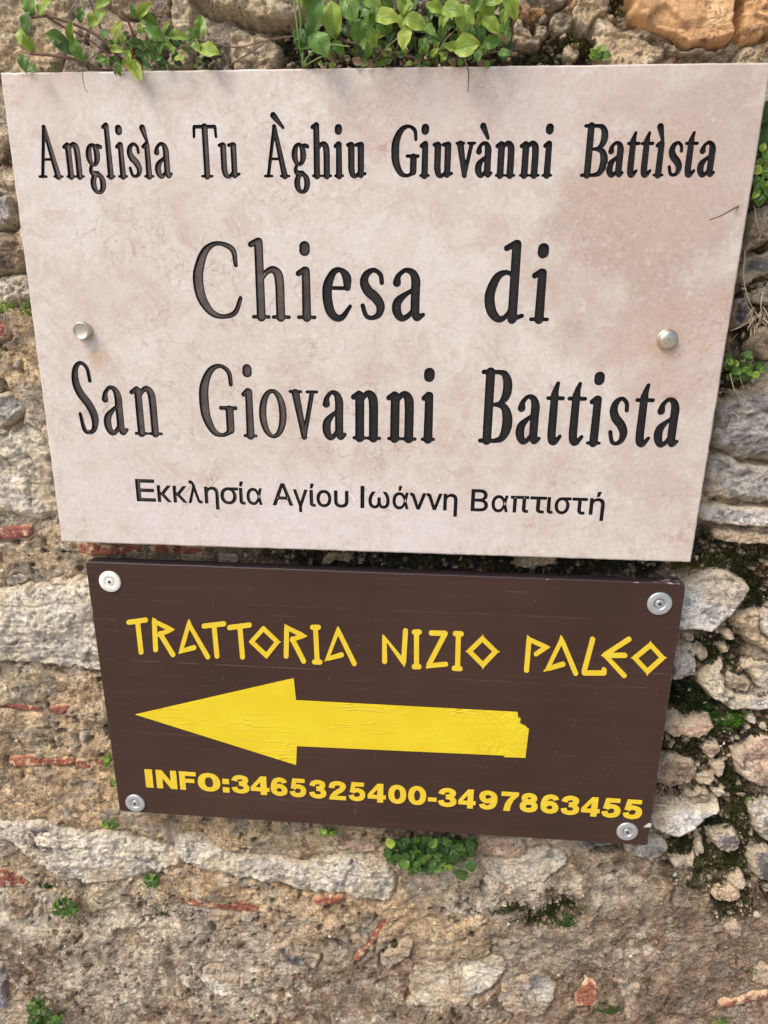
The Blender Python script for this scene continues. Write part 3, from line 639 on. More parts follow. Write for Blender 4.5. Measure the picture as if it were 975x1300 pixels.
MATS = dict(orange=M_sandst, brick=M_brick, brickr=M_brick)
for si, (k, tint, proud, ew, moat, P, vis) in enumerate(stones):
    sx0, sx1 = P[:, 0].min() - 0.005, P[:, 0].max() + 0.005; sz0, sz1 = P[:, 1].min() - 0.005, P[:, 1].max() + 0.005
    size = math.sqrt((sx1 - sx0) * (sz1 - sz0)); st = (0.0007 if size < 0.03 else 0.001 if size < 0.07 else 0.0014) if vis else 0.0026
    gx = np.arange(sx0, sx1, st); gz = np.arange(sz0, sz1, st); A, B = np.meshgrid(gx, gz)
    jag = 0.0048 if k == 's' else 0.0008
    if size < 0.03: jag *= 0.6
    if tint == 'white': jag *= 0.4
    dd = poly_sdf(P, A + jag * 2 * (fbm(A, B, 90, 4, si) - .5), B + jag * 2 * (fbm(A, B, 90, 4, si + 7) - .5))
    t = np.clip(dd / (ew * (0.75 if size > .05 or k == 'b' else 0.5)), 0, 1); dome = 1 - (1 - t) ** 2.0
    rel = (fbm(A, B, 16, 4, si + 100) - .5) * 0.012 + (fbm(A * .75 + B * .3, B * 1.25, 60, 5, si + 200, .6) - .5) * 0.0075 + (fbm(A, B, 260, 3, si + 300, .65) - .5) * 0.0042
    if vis:
        cv_ = w2px(np.array([P[:, 0].mean()]), 0.0, np.array([P[:, 1].mean()])); low = cv_[1][0] > 1085
        proud *= 0.62 if (low or cv_[0][0] < 130) and tint in ('lime', 'grey', 'tan', 'purp', 'pink') else 0.68 if tint != 'orange' else 1.0
    if k == 'b': rel *= 0.25; jag = 0.0012
    if tint == 'orange': rel *= 0.4; 
    if size < 0.03: rel *= 0.5
    if tint == 'white': rel *= 0.6
    # ridged strata and chipped facets
    st_ = np.abs(fbm(A * 0.35, B * 1.6, 30, 4, si + 400) - .5) * 2
    if k == 'b': proud *= 0.85
    f1, f2, fid = worley(A + 0.006 * (fbm(A, B, 40, 2, si) - .5), B, 38 if size > 0.05 else 80, si + 3)
    facet = (fid - .5) * 0.004 * min(1, size / 0.06)
    Hs = -0.004 + proud * dome * 0.9 + rel * (0.35 + 0.65 * t) - (1 - sstep(0.0, 0.12, st_)) * 0.0016 * (k == 's') + facet * t * (k == 's')
    Hs = np.where(dd < 0, Hs + dd * 2.5, Hs)
    mask = dd > -0.004
    c0, c1, c2, fr = C_[tint]
    q1 = fbm(A, B, fr, 5, si + 500, .6); q2 = fbm(A, B, fr * 2.4, 5, si + 600, .6); q3 = fbm(A, B, 120, 4, si + 700, .65)
    lay = [(c1, sstep(0.46, 0.62, q1) * 0.9), (c2, sstep(0.5, 0.66, q2) * 0.85), (tuple(0.72 * a for a in c1), sstep(0.6, 0.72, q3) * 0.7)]
    if k == 's' and tint not in ('blue', 'orange'):
        lay.append(((196, 176, 148), sstep(0.52, 0.66, fbm(A, B, 22, 4, si + 800)) * 0.6))
        lay.append(((88, 84, 84), sstep(0.64, 0.72, fbm(A, B, 48, 5, si + 900, .65)) * 0.6))
        lay.append(((188, 170, 144), (1 - sstep(0.0, 0.004 + 0.006 * fbm(A, B, 30, 3, si), dd)) * 0.8))     # lime smeared over the rim
    elif k == 'b':
        lay.append(((196, 176, 146), sstep(0.60, 0.66, fbm(A, B, 150, 4, si + 800, .7)) * 0.7))
        lay.append(((190, 166, 130), (1 - sstep(0.0, 0.0015, dd)) * 0.6))
    if vis and low and k == 's' and P[:, 1].max() < ZT - .78: lay.append(((176, 154, 128), sstep(0.42, 0.6, fbm(A, B, 26, 4, si + 950, .6)) * 0.75)); lay.append(((168, 146, 122), (1 - sstep(0.0, 0.012, dd)) * 0.6))
    cc = tint_mix(np.ones(A.shape + (3,)) * alb(*c0), lay)
    Vs = np.stack([A.ravel(), -Hs.ravel(), B.ravel()], 1); F = grid_faces(len(gx), len(gz), mask)
    if not len(F): continue
    Vs, F, cc_ = compact(Vs, F, cc.reshape(-1, 3))
    cen = Vector((float(P[:, 0].mean()), 0, float(P[:, 1].mean())))
    Vs = Vs - np.array(cen)
    nm = 'brick' if k == 'b' else 'stone'
    link(nm, mesh_np(nm, Vs, F, True, cc_), MATS.get(tint, M_stone), wall, cen - WO)

# pebbles bedded in the soil
def ico():
    import bmesh
    bm = bmesh.new(); bmesh.ops.create_icosphere(bm, subdivisions=1, radius=1); bm.verts.ensure_lookup_table()
    v = np.array([p.co[:] for p in bm.verts]); f_ = np.array([[q.index for q in p.verts] for p in bm.faces]); bm.free(); return v, f_
def ico2():
    import bmesh
    bm = bmesh.new(); bmesh.ops.create_icosphere(bm, subdivisions=2, radius=1)
    v = np.array([p.co[:] for p in bm.verts]); f_ = np.array([[q.index for q in p.verts] for p in bm.faces]); bm.free(); return v, f_
IV, IF = ico2(); IV1, IF1 = ico()
rp = np.random.RandomState(5)
PC = [(190, 166, 132), (172, 150, 124), (206, 192, 168), (150, 136, 118), (176, 148, 118), (206, 196, 180), (116, 100, 82), (96, 84, 66), (140, 122, 100)]
def pebble(r, rp, V0):
    v = V0 + (rp.rand(*V0.shape) - .5) * 0.42; v = v * np.array([rp.uniform(.8, 1.5), rp.uniform(.5, .8), rp.uniform(.6, 1.0)])
    a = rp.uniform(0, 3.14); c, s = math.cos(a), math.sin(a); v = v @ np.array([[c, 0, s], [0, 1, 0], [-s, 0, c]]); return v * r
AV, AF, AC = [], [], []; nbase = 0; nbig = 0
def soil_at(u, v): return zone(np.array([u], float), np.array([v], float), SOIL)[0]
tries = 0
while tries < 6500:
    tries += 1
    q = SOIL[rp.randint(len(SOIL))]; u = q[0] + rp.uniform(-1.2, 1.2) * q[2]; v = q[1] + rp.uniform(-1.2, 1.2) * q[3]
    if soil_at(u, v) < 0.3 or not (-30 < u < 1005 and -30 < v < 1330): continue
    if 20 < v < 690 and 20 < u < 880: 
        if v > 90: continue
    if 730 < v < 1060 and 130 < u < 840: continue
    if rp.rand() < 0.35: continue
    x, z = px2w(np.array([u]), np.array([v]), 0.003); h = hsample(x, z)[0]
    r_ = 0.0009 + 0.0042 * rp.rand() ** 3.2
    big = r_ > 0.0034 and nbig < 70
    if r_ > 0.0034 and not big: continue
    vv = pebble(r_, rp, IV if big else IV1)
    cc = alb(*PC[rp.randint(len(PC))]) * rp.uniform(.5, .9)
    pos = np.array([x[0], -h + r_ * 0.25, z[0]])
    if big:
        nbig += 1
        o = link('pebble', mesh_np('pebble', vv, IF, True, np.ones((len(vv), 3)) * cc), M_pebble, wall, Vector(pos) - WO)
    else:
        AV.append(vv + pos - np.array(WO)); AF.append(IF1 + nbase); nbase += len(vv); AC.append(np.ones((len(vv), 3)) * cc)
# a sprinkle of grit on the mortar everywhere in view
for _ in range(1500):
    u = rp.uniform(-20, 995); v = rp.uniform(680, 1320)
    if 730 < v < 1060 and 130 < u < 840: continue
    x, z = px2w(np.array([u]), np.array([v]), 0.0); h = hsample(x, z)[0]; r_ = 0.0006 + 0.0018 * rp.rand() ** 2
    vv = pebble(r_, rp, IV1); AV.append(vv + np.array([x[0], -h, z[0]]) - np.array(WO)); AF.append(IF1 + nbase); nbase += len(vv)
    AC.append(np.ones((len(vv), 3)) * alb(*PC[rp.randint(len(PC))]) * rp.uniform(.7, 1.1))
o = link('grit', mesh_np('grit', np.concatenate(AV), np.concatenate(AF), True, np.concatenate(AC)), M_pebble, wall, Vector((0, 0, 0)))
o['kind'] = 'stuff'

# ------------------------------------------------------------------ shapes from strokes: signed distance, outlines, fills
def catmull(pts, n=7):
    P = np.array(pts, float); out = []
    Q = np.vstack([2 * P[0] - P[1], P, 2 * P[-1] - P[-2]])
    for i in range(1, len(Q) - 2):
        for t in np.linspace(0, 1, n, endpoint=False):
            a, b, c, d_ = Q[i - 1], Q[i], Q[i + 1], Q[i + 2]
            out.append(0.5 * (2 * b + (c - a) * t + (2 * a - 5 * b + 4 * c - d_) * t * t + (3 * b - a - 3 * c + d_) * t ** 3))
    out.append(P[-1]); return np.array(out)
def strokes_sdf(strokes, x, y):                          # strokes: arrays (n,3) of x, y, half width; positive inside
    best = np.full(x.shape, -1e9)
    for s in strokes:
        for i in range(len(s) - 1):
            ax, ay, ra = s[i]; bx, by, rb = s[i + 1]; ex, ey = bx - ax, by - ay; L = ex * ex + ey * ey + 1e-18
            t = np.clip(((x - ax) * ex + (y - ay) * ey) / L, 0, 1)
            best = np.maximum(best, ra + (rb - ra) * t - np.hypot(x - ax - t * ex, y - ay - t * ey))
    return best
def contours(gx, gy, S_):
    """closed iso-0 outlines of S_ (rows = gy) by marching squares; S_ must be negative on the border"""
    ins = S_ > 0; ny, nx = S_.shape
    code = ins[:-1, :-1] * 1 + ins[:-1, 1:] * 2 + ins[1:, 1:] * 4 + ins[1:, :-1] * 8
    def pt(e):
        kind, j, i = e
        if kind == 0: a, b = S_[j, i], S_[j, i + 1]; t = a / (a - b); return (gx[i] + t * (gx[i + 1] - gx[i]), gy[j])
        a, b = S_[j, i], S_[j + 1, i]; t = a / (a - b); return (gx[i], gy[j] + t * (gy[j + 1] - gy[j]))
    T = {1: [('L', 'B')], 2: [('B', 'R')], 3: [('L', 'R')], 4: [('R', 'T')], 5: [('L', 'T'), ('R', 'B')], 6: [('B', 'T')], 7: [('L', 'T')],
         8: [('T', 'L')], 9: [('T', 'B')], 10: [('T', 'R'), ('B', 'L')], 11: [('T', 'R')], 12: [('R', 'L')], 13: [('R', 'B')], 14: [('B', 'L')]}
    nb = {}
    for j, i in zip(*np.nonzero((code > 0) & (code < 15))):
        E = {'B': (0, j, i), 'T': (0, j + 1, i), 'L': (1, j, i), 'R': (1, j, i + 1)}
        for a, b in T[int(code[j, i])]:
            nb.setdefault(E[a], []).append(E[b]); nb.setdefault(E[b], []).append(E[a])
    seen = set(); res = []
    for s0 in nb:
        if s0 in seen: continue
        loop = [s0]; seen.add(s0); cur = s0
        while True:
            nx_ = [q for q in nb[cur] if q not in seen]
            if not nx_: break
            cur = nx_[0]; seen.add(cur); loop.append(cur)
        if len(loop) > 5: res.append(np.array([pt(e) for e in loop]))
    return res
def simplify(P, tol):
    def dp(a, b):
        if b <= a + 1: return []
        s = P[a]; e = P[b]; dv = e - s; L = np.hypot(*dv) + 1e-12
        q = P[a + 1:b] - s; dist = np.abs(q[:, 0] * dv[1] - q[:, 1] * dv[0]) / L; k = int(dist.argmax())
        if dist[k] < tol: return []
        k += a + 1; return dp(a, k) + [k] + dp(k, b)
    n = len(P); far = int(np.hypot(*(P - P[0]).T).argmax()); P = np.vstack([P, P[:1]])
    idx = [0] + dp(0, far) + [far] + dp(far, n); return P[idx]
def tri_fill(loops):
    co = []; faces = []
    for L in loops:
        if 0.5 * np.sum(L[:, 0] * np.roll(L[:, 1], -1) - np.roll(L[:, 0], -1) * L[:, 1]) < 0: L = L[::-1]
        faces.append(list(range(len(co), len(co) + len(L)))); co += [Vector((float(a), float(b))) for a, b in L]
    v, e, f_, ov, oe, of = delaunay_2d_cdt(co, [], faces, 1, 1e-7)
    V = np.array([[p.x, p.y] for p in v]); out = []
    for tri, o_ in zip(f_, of):
        if len(o_) % 2 == 1:
            a, b, c = (V[i] for i in tri[:3])
            if (b[0] - a[0]) * (c[1] - a[1]) - (b[1] - a[1]) * (c[0] - a[0]) < 0: tri = tri[::-1]
            out.append(list(tri))
    return V, out

# glyphs in unit boxes: u 0..1 across the letter, v 0 baseline .. 1 capital height, w x stem half width. 'S' smooth, 'L' straight
t_ = .40
ell = lambda cx, cy, rx, ry, ws, wt: ('S', [(cx + rx * math.cos(a), cy + ry * math.sin(a), wt + (ws - wt) * abs(math.cos(a)) ** 1.5) for a in np.linspace(0, 2 * math.pi, 17)])
serif = lambda a, b, v=0.0, w_=t_: ('L', [(a, v, w_), (b, v, w_)])
GL = {
 'A': [('L', [(.44, 1, .6), (.14, 0, .55)]), ('L', [(.44, 1, .7), (.82, 0, 1)]), ('L', [(.25, .35, t_), (.66, .35, t_)]), serif(0, .3), serif(.66, 1)],
 'n': [('L', [(.25, .62, 1), (.25, .0, 1)]), ('L', [(.02, .60, .6), (.22, .65, .7)]), ('S', [(.27, .52, .5), (.42, .62, .6), (.60, .655, .75), (.74, .58, 1), (.77, .42, 1)]), ('L', [(.77, .42, 1), (.77, 0, 1)]), serif(.04, .46), serif(.57, 1)],
 'h': [('L', [(.23, 1.02, .95), (.23, .0, 1)]), ('L', [(.02, .99, .6), (.2, 1.03, .7)]), ('S', [(.27, .52, .5), (.42, .62, .6), (.60, .655, .75), (.74, .58, 1), (.77, .42, 1)]), ('L', [(.77, .42, 1), (.77, 0, 1)]), serif(.02, .44), serif(.57, 1)],
 'g': [ell(.40, .44, .29, .205, 1.0, .5), ('S', [(.62, .60, .5), (.78, .625, .6), (.97, .60, .65)]), ('S', [(.28, .25, .5), (.16, .14, .65), (.28, .06, .85), (.6, .05, .9)]), ell(.58, -.145, .34, .185, 1.0, .6)],
 'l': [('L', [(.5, 1.03, .85), (.5, 0, 1)]), ('L', [(.05, 1.0, .6), (.42, 1.04, .7)]), serif(0, 1)],
 'i': [('L', [(.5, .64, .9), (.5, 0, 1)]), ('L', [(.04, .605, .6), (.42, .655, .7)]), serif(0, 1), ('L', [(.45, .915, 1.15), (.45, .965, 1.15)])],
 'ì': [('L', [(.5, .64, .9), (.5, 0, 1)]), ('L', [(.04, .605, .6), (.42, .655, .7)]), serif(0, 1), ('L', [(.12, .98, 1.0), (.58, .70, .5)])],
 's': [('S', [(.93, .49, .5), (.86, .60, .5), (.55, .66, .5), (.22, .60, .75), (.12, .49, .95), (.3, .375, 1.05), (.66, .28, 1.05), (.88, .165, .95), (.80, .05, .7), (.5, 0, .5), (.22, .03, .5), (.06, .17, .5)])],
 'a': [('S', [(.10, .49, .9), (.14, .58, .6), (.36, .66, .5), (.6, .63, .75), (.71, .53, 1), (.71, .40, 1)]), ('L', [(.71, .42, 1), (.71, .10, 1)]), ('S', [(.71, .10, 1), (.78, .01, .8), (.98, .05, .45)]),
       ('S', [(.70, .41, .45), (.42, .34, .55), (.14, .23, .95), (.11, .10, 1), (.26, .0, .75), (.48, .03, .6), (.70, .14, .5)])],
 'T': [serif(.04, .96, 1.0, .55), ('L', [(.02, .98, .5), (.0, .80, .45)]), ('L', [(.98, .98, .5), (1, .80, .45)]), ('L', [(.5, 1, 1), (.5, 0, 1)]), serif(.27, .73)],
 'u': [('L', [(.0, .63, .55), (.18, .65, .6)]), ('L', [(.20, .62, 1), (.20, .16, 1)]), ('S', [(.20, .16, 1), (.27, .03, .85), (.44, -.01, .6), (.6, .04, .55), (.74, .13, .5)]), ('L', [(.5, .63, .55), (.72, .65, .6)]), ('L', [(.75, .62, 1), (.75, .02, .95)]), ('L', [(.76, .0, .5), (1, .045, .45)])],
 'À': [('L', [(.44, 1, .6), (.14, 0, .55)]), ('L', [(.44, 1, .7), (.82, 0, 1)]), ('L', [(.25, .35, t_), (.66, .35, t_)]), serif(0, .3), serif(.66, 1), ('L', [(.42, 1.22, 1.0), (.80, .98, .5)])],
 'à': None,
 'G': [('S', [(.90, .74, .5), (.85, .92, .55), (.6, 1, .5), (.32, .93, .8), (.12, .72, 1.1), (.08, .48, 1.2), (.13, .25, 1.1), (.32, .05, .8), (.58, .0, .5), (.82, .06, .7)]), ('L', [(.82, .38, 1), (.82, .08, 1)]), serif(.57, 1, .40, .5)],
 'v': [serif(0, .40, .66), serif(.64, 1, .66), ('L', [(.20, .64, 1), (.50, .0, .75)]), ('L', [(.82, .64, .6), (.50, .0, .6)])],
 'C': [('S', [(.93, .71, .45), (.87, .92, .6), (.55, 1, .45), (.27, .90, .8), (.10, .65, 1.1), (.07, .45, 1.15), (.14, .23, 1.05), (.34, .05, .75), (.60, .0, .5), (.86, .06, .55), (1, .26, .45)])],
 'e': [('L', [(.16, .41, t_), (.86, .41, t_)]), ('S', [(.86, .42, .75), (.84, .56, .95), (.62, .655, .55), (.36, .63, .7), (.14, .47, 1), (.10, .30, 1.05), (.2, .10, 1), (.42, .0, .8), (.68, .01, .65), (.97, .16, .4)])],
 'd': [('S', [(.70, .60, .45), (.5, .645, .5), (.26, .57, .85), (.10, .34, 1.05), (.16, .12, 1.05), (.36, .0, .75), (.55, .03, .55), (.72, .16, .5)]), ('L', [(.74, 1.02, .95), (.74, .0, 1)]), ('L', [(.48, .97, .6), (.70, 1.03, .7)]), ('L', [(.76, .0, .55), (1, .05, .45)])],
 'o': [ell(.5, .33, .41, .33, 1.0, .55)],
 'S': [('S', [(.84, .75, .5), (.76, .93, .5), (.45, 1, .5), (.16, .92, .75), (.08, .74, 1), (.26, .57, 1.1), (.66, .40, 1.1), (.88, .22, 1.05), (.78, .05, .7), (.5, .0, .55), (.26, .04, .6), (.13, .27, .45)])],
 'B': [('L', [(.24, 1, 1), (.24, 0, 1)]), serif(0, .6, 1.0, .5), serif(0, .55, 0, .5), ('S', [(.55, 1, .5), (.74, .97, .75), (.86, .84, 1), (.82, .66, .95), (.6, .545, .5), (.28, .53, t_)]), ('S', [(.5, .54, .5), (.78, .50, .8), (.92, .36, 1.1), (.91, .18, 1.1), (.76, .04, .8), (.5, .0, .5)])],
 't': [('S', [(.58, .86, .45), (.46, .76, .7), (.42, .66, .95)]), ('L', [(.42, .70, .9), (.42, .15, 1)]), ('S', [(.42, .15, 1), (.48, .03, .95), (.68, -.0, .7), (1.0, .09, .45)]), serif(0, .98, .645, .48)],
}
GL['à'] = GL['a'] + [('L', [(.30, 1.0, .95), (.66, .76, .5)])]

def font_loops(ch, size=1.0):
    cu = bpy.data.curves.new('tmp', 'FONT'); cu.body = ch; cu.size = size; cu.resolution_u = 8
    ob = bpy.data.objects.new('tmp', cu); COL.objects.link(ob); bpy.context.view_layer.update()
    dg = bpy.context.evaluated_depsgraph_get(); c2 = ob.evaluated_get(dg).to_curve(dg, apply_modifiers=False)
    loops = []
    for sp in c2.splines:
        if sp.type == 'BEZIER':
            bp = sp.bezier_points; n = len(bp); pts = []
            for i in range(n):
                a, b = bp[i], bp[(i + 1) % n]
                for t in np.linspace(0, 1, 8, endpoint=False):
                    t = float(t); p = (1 - t) ** 3 * a.co + 3 * (1 - t) ** 2 * t * a.handle_right + 3 * (1 - t) * t * t * b.handle_left + t ** 3 * b.co
                    pts.append((p.x, p.y))
        else: pts = [(p.co.x, p.co.y) for p in sp.points]
        loops.append(np.array(pts))
    bpy.data.objects.remove(ob); bpy.data.curves.remove(cu); return loops
def loops_sdf(loops, x, y):
    d2 = np.full(x.shape, 1e9); ins = np.zeros(x.shape, bool)
    for P in loops:
        s = poly_sdf(P, x, y); d2 = np.minimum(d2, np.abs(s)); ins ^= (s > 0)
    return np.where(ins, 1, -1) * d2

# ------------------------------------------------------------------ stone plaque
plaque = empty('stone_plaque', (0, YP, ZT - 0.2), 'large pale pink limestone plaque with black engraved church name above the brown board', 'plaque')
PO = Vector((0, YP, ZT - 0.2))
Q = np.array([(0, 92), (980, 79), (877, 714), (78, 688)], float)
qx, qz = px2w(Q[:, 0], Q[:, 1], YP)
corner = np.stack([qx, qz], 1)[::-1]                      # BL, BR, TR, TL order
holes = []
def engrave(S_, gx, gz, greyness, step):
    """letter bed: a height field below the face plus the outline cut through the face"""
    for L in contours(gx, gz, S_): holes.append(simplify(L, 0.00006))
    A, B = np.meshgrid(gx, gz); s = S_
    depth = 0.0004 + 0.0017 * sstep(-0.0004, 0.0009, s) - (0.0002 + 0.0005 * greyness) * sstep(0.0009, 0.0019, s) + 0.00010 * np.cos(s * 6.2832 / 0.0011) * sstep(0.0012, 0.002, s)
    depth += 0.0002 * (fbm(A, B, 900, 2, 5) - .5)
    mask = s > -0.0011
    V = np.stack([A.ravel(), (YP + depth).ravel(), B.ravel()], 1); F = grid_faces(len(gx), len(gz), mask)
    dark = alb(22, 19, 22); pale = alb(122, 104, 94)  # letter bed mixes from dark to grey-brown away from its outline, by letter
    k = sstep(0.0007, 0.0016, s) * greyness * (0.75 + 0.5 * (fbm(A, B, 160, 3, 9) - .5)) * (1 - 0.22 * (0.5 + 0.5 * np.cos(s * 6.2832 / 0.0011)))
    k = np.clip(k, 0, 1)
    c = dark * (1 - k[..., None]) + pale * k[..., None]
    V, F, c = compact(V, F, c.reshape(-1, 3))
    cen = V.mean(0); cen[1] = YP
    link('letter', mesh_np('letter', V - cen, F, True, c), M_groove, plaque, Vector(cen) - PO)

def serif_line(items, bl, cap_px, stem_px):
    """items: (glyph, px left, px right, weight, greyness); bl: baseline px at two x; cap height in px"""
    for ch, x0, x1, wt, greyness in items:
        by = bl[0][1] + (bl[1][1] - bl[0][1]) * ((x0 + x1) / 2 - bl[0][0]) / (bl[1][0] - bl[0][0])
        xa, za = px2w(np.array([x0, x1, (x0 + x1) / 2, (x0 + x1) / 2]), np.array([by, by, by, by - cap_px]), YP)
        W = xa[1] - xa[0]; ppm = (x1 - x0) / W; cap = za[3] - za[2]; z0 = za[2]
        hw = stem_px / 2 / ppm * wt; r0 = hw * t_
        ss = []
        for kind, pts in GL[ch]:
            a = np.array([(xa[0] + r0 + u * (W - 2 * r0), z0 + r0 + v * (cap - 2 * r0), hw * w_) for u, v, w_ in pts])
            ss.append(catmull(a) if kind == 'S' else a)
        al = np.vstack(ss); mg = hw * 1.3 + 0.0025; st = 0.00046
        gx = np.arange(al[:, 0].min() - mg, al[:, 0].max() + mg, st); gz = np.arange(al[:, 1].min() - mg, al[:, 1].max() + mg, st)
        A, B = np.meshgrid(gx, gz); engrave(strokes_sdf(ss, A, B), gx, gz, greyness, st)
serif_line([('A',49,81,1,1),('n',83.7,108,1,1),('g',112,133.3,1,1),('l',135,147,1,1),('i',150,163,1,1),('s',164,181,1,1),('ì',183,196.3,1,1),('a',198,220,1,.95),
            ('T',248,278.6,1,.85),('u',279,305.5,1,.8),('À',335,368.7,1,.35),('g',371,393,1,.4),('h',395.5,422,1.05,.25),('i',424,437,1.05,.22),('u',440,465.2,1.08,.2),
            ('G',497,531.7,1.1,.12),('i',532,545.7,1.1,.12),('u',548.4,575,1.1,.12),('v',576.5,602.6,1.1,.15),('à',603,625.2,1.1,.1),('n',627,654.3,1.12,.12),('n',657.5,685,1.12,.1),('i',687,701,1.12,.1),
            ('B',736.4,768.5,1.12,.15),('a',769,791.5,1.1,.1),('t',791.8,808.5,1.1,.1),('t',808.8,826,1.1,.1),('ì',828,842.2,1.1,.1),('s',845.5,863.8,1.1,.1),('t',864.4,881.6,1.1,.1),('a',884,907.3,1.1,.1)],
           ((50, 226), (905, 224)), 66.5, 7.8)
serif_line([('C',248.5,309,1,1),('h',319,369.4,1,.9),('i',377,402,1,.55),('e',410,448,1.02,.12),('s',456.5,488.5,1.02,.15),('a',497,540,1.0,.12),('d',613,664.5,1.05,.12),('i',671.4,696.7,1.05,.1)],
           ((245, 404), (690, 408)), 98, 11.5)
serif_line([('S',100,127.5,1,.5),('a',133.7,164.2,1,.7),('n',169.8,207,1,.8),('G',256.5,303,1.08,.8),('i',309.3,327.2,1.08,.8),('o',330,365,1,.9),('v',368,405,1.05,.5),('a',410,440.5,1.1,.25),('n',446,484,1.22,.1),('n',490,529,1.22,.1),('i',534,552.3,1.22,.1),
            ('B',607,647,1.2,.12),('a',654,686.4,1.15,.1),('t',689,712,1.15,.1),('t',715.5,739.6,1.15,.1),('i',743.5,762.6,1.18,.1),('s',769.5,794.2,1.15,.1),('t',800,824,1.15,.1),('a',828.5,861,1.15,.1)],
           ((100, 550.5), (860, 567)), 92, 9.5)

# Greek line
G4 = [('Ε',173.9,198.4),('κ',200.6,218.4),('κ',220.6,238.1),('λ',239.7,257.8),('η',260.4,278.5),('σ',280.4,303.3),('ί',305,311.6),('α',313.5,333.5),('Α',346.2,372.6),('γ',372.4,390.8),('ί',394,400.6),('ο',401.9,421),('υ',424.1,442.6),
      ('Ι',457.6,462.6),('ω',467.6,494.7),('ά',498,518.7),('ν',520,540.7),('ν',540.9,561),('η',562.4,580.3),('Β',597.2,619.2),('α',623.3,644.6),('π',647,670.6),('τ',671.7,693),('ι',695.3,699.8),('σ',703.1,724.0),('τ',724.8,744.4),('ή',747.1,766.4)]
capf = max(l[:, 1].max() for l in font_loops('Ε'))
for ch, x0, x1 in G4:
    by = 636.8 + (x0 - 174) * 0.0298; xm = (x0 + x1) / 2
    xa, za = px2w(np.array([x0, x1, xm, xm]), np.array([by, by, by, by - 28.4]), YP)
    L = font_loops(ch); al = np.vstack(L); lo, hi = al[:, 0].min(), al[:, 0].max()
    off = 0.00042 if ch not in 'ΙΕ' else 0.0006
    sz = (za[3] - za[2] - 2 * off) / capf
    sxx = (xa[1] - xa[0] - 2 * off) / (hi - lo)
    if ch in 'ίιΙ': sxx = sz
    cxm = (xa[0] + xa[1]) / 2 
    L = [np.stack([cxm + (l[:, 0] - (lo + hi) / 2) * sxx, za[2] + off + l[:, 1] * sz], 1) for l in L]
    al = np.vstack(L); mg = 0.003; st = 0.00042
    gx = np.arange(al[:, 0].min() - mg, al[:, 0].max() + mg, st); gz = np.arange(al[:, 1].min() - mg, al[:, 1].max() + mg, st)
    A, B = np.meshgrid(gx, gz); grey_k = .85 if x1 < 345 else .6 if x1 < 402 else .3 if x1 < 450 else .12
    engrave(loops_sdf(L, A, B) + off, gx, gz, grey_k, st)

def inset(P, d):
    c = P.mean(0); n = len(P); out = []
    for i in range(n):
        a, b, c_ = P[i - 1], P[i], P[(i + 1) % n]; e1 = (b - a) / np.hypot(*(b - a)); e2 = (c_ - b) / np.hypot(*(c_ - b))
        n1 = np.array([-e1[1], e1[0]]); n2 = np.array([-e2[1], e2[0]]); m = n1 + n2; m /= (m @ n1); out.append(b + m * d)
    return np.array(out)
def slab(name, outer, y0, thick, cham, hole_loops, mat, parent, org, chip=0.0, edge_mat=None):
    n = len(outer); inn = inset(outer, cham)
    V2, T2 = tri_fill([inn] + hole_loops)
    V = [(a, y0, b) for a, b in V2]; F = [tuple(t) for t in T2]; nf = len(F)
    # ring of chamfer, side and back
    b0 = len(V)
    V += [(a, y0, b) for a, b in inn]; V += [(a, y0 + cham * 0.7, b) for a, b in outer]; V += [(a, y0 + thick, b) for a, b in outer]
    for i in range(n):
        j = (i + 1) % n
        F.append((b0 + i, b0 + n + i, b0 + n + j, b0 + j)); F.append((b0 + n + i, b0 + 2 * n + i, b0 + 2 * n + j, b0 + n + j))
    F.append(tuple(b0 + 2 * n + i for i in range(n)))
    V = np.array(V) - np.array(org)
    me = mesh_np(name, V, F, False); me.materials.append(mat)
    if edge_mat:
        me.materials.append(edge_mat)
        for p in me.polygons[nf:]: p.material_index = 1
    return link(name, me, mat, parent, Vector((0, 0, 0)))
def densify(P, step, jit, rr):
    out = []
    for i in range(len(P)):
        a, b = P[i], P[(i + 1) % len(P)]; L = np.hypot(*(b - a)); n = max(1, int(L / step)); nrm = np.array([-(b - a)[1], (b - a)[0]]) / L
        for k in range(n):
            t = k / n; out.append(a + (b - a) * t + (nrm * rr.uniform(-jit, jit) if k else 0))
    return np.array(out)
rr = random.Random(2)
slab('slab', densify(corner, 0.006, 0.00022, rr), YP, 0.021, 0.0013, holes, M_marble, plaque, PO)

def lathe(prof, n=40):
    V = []; F = []
    for (r_, h) in prof:
        for k in range(n): a = 6.28318 * k / n; V.append((r_ * math.cos(a), -h, r_ * math.sin(a)))
    for i in range(len(prof) - 1):
        for k in range(n):
            k2 = (k + 1) % n; F.append((i * n + k, (i + 1) * n + k, (i + 1) * n + k2, i * n + k2))
    F.append(tuple(range((len(prof) - 1) * n, len(prof) * n)))
    return np.array(V), F
def lathe_obj(name, prof, mat, parent, loc, n=40, smooth=True):
    V, F = lathe(prof, n); me = mesh_np(name, V, F, smooth)
    o = link(name, me, mat, parent, loc); return o
p = pw(107, 420, YP)
lathe_obj('bolt_cap', [(.0079, -.001), (.0079, .0005), (.0076, .001), (.0074, .0058), (.0071, .0066), (.0065, .0068), (.0060, .0062), (.004, .0057), (.0015, .0055), (.0003, .0055)], M_brass, plaque, p - PO, 48)['label'] = 'cylindrical bolt cap with a shallow dished face'
p = pw(847, 431, YP)
lathe_obj('bolt_cap', [(.0088, -.001), (.0088, .0006), (.0085, .0012), (.0079, .0015), (.0078, .0022), (.0070, .0036), (.0055, .0047), (.0035, .0053), (.0015, .0055), (.0003, .0055)], M_brass, plaque, p - PO, 48)['label'] = 'low domed bolt cap'

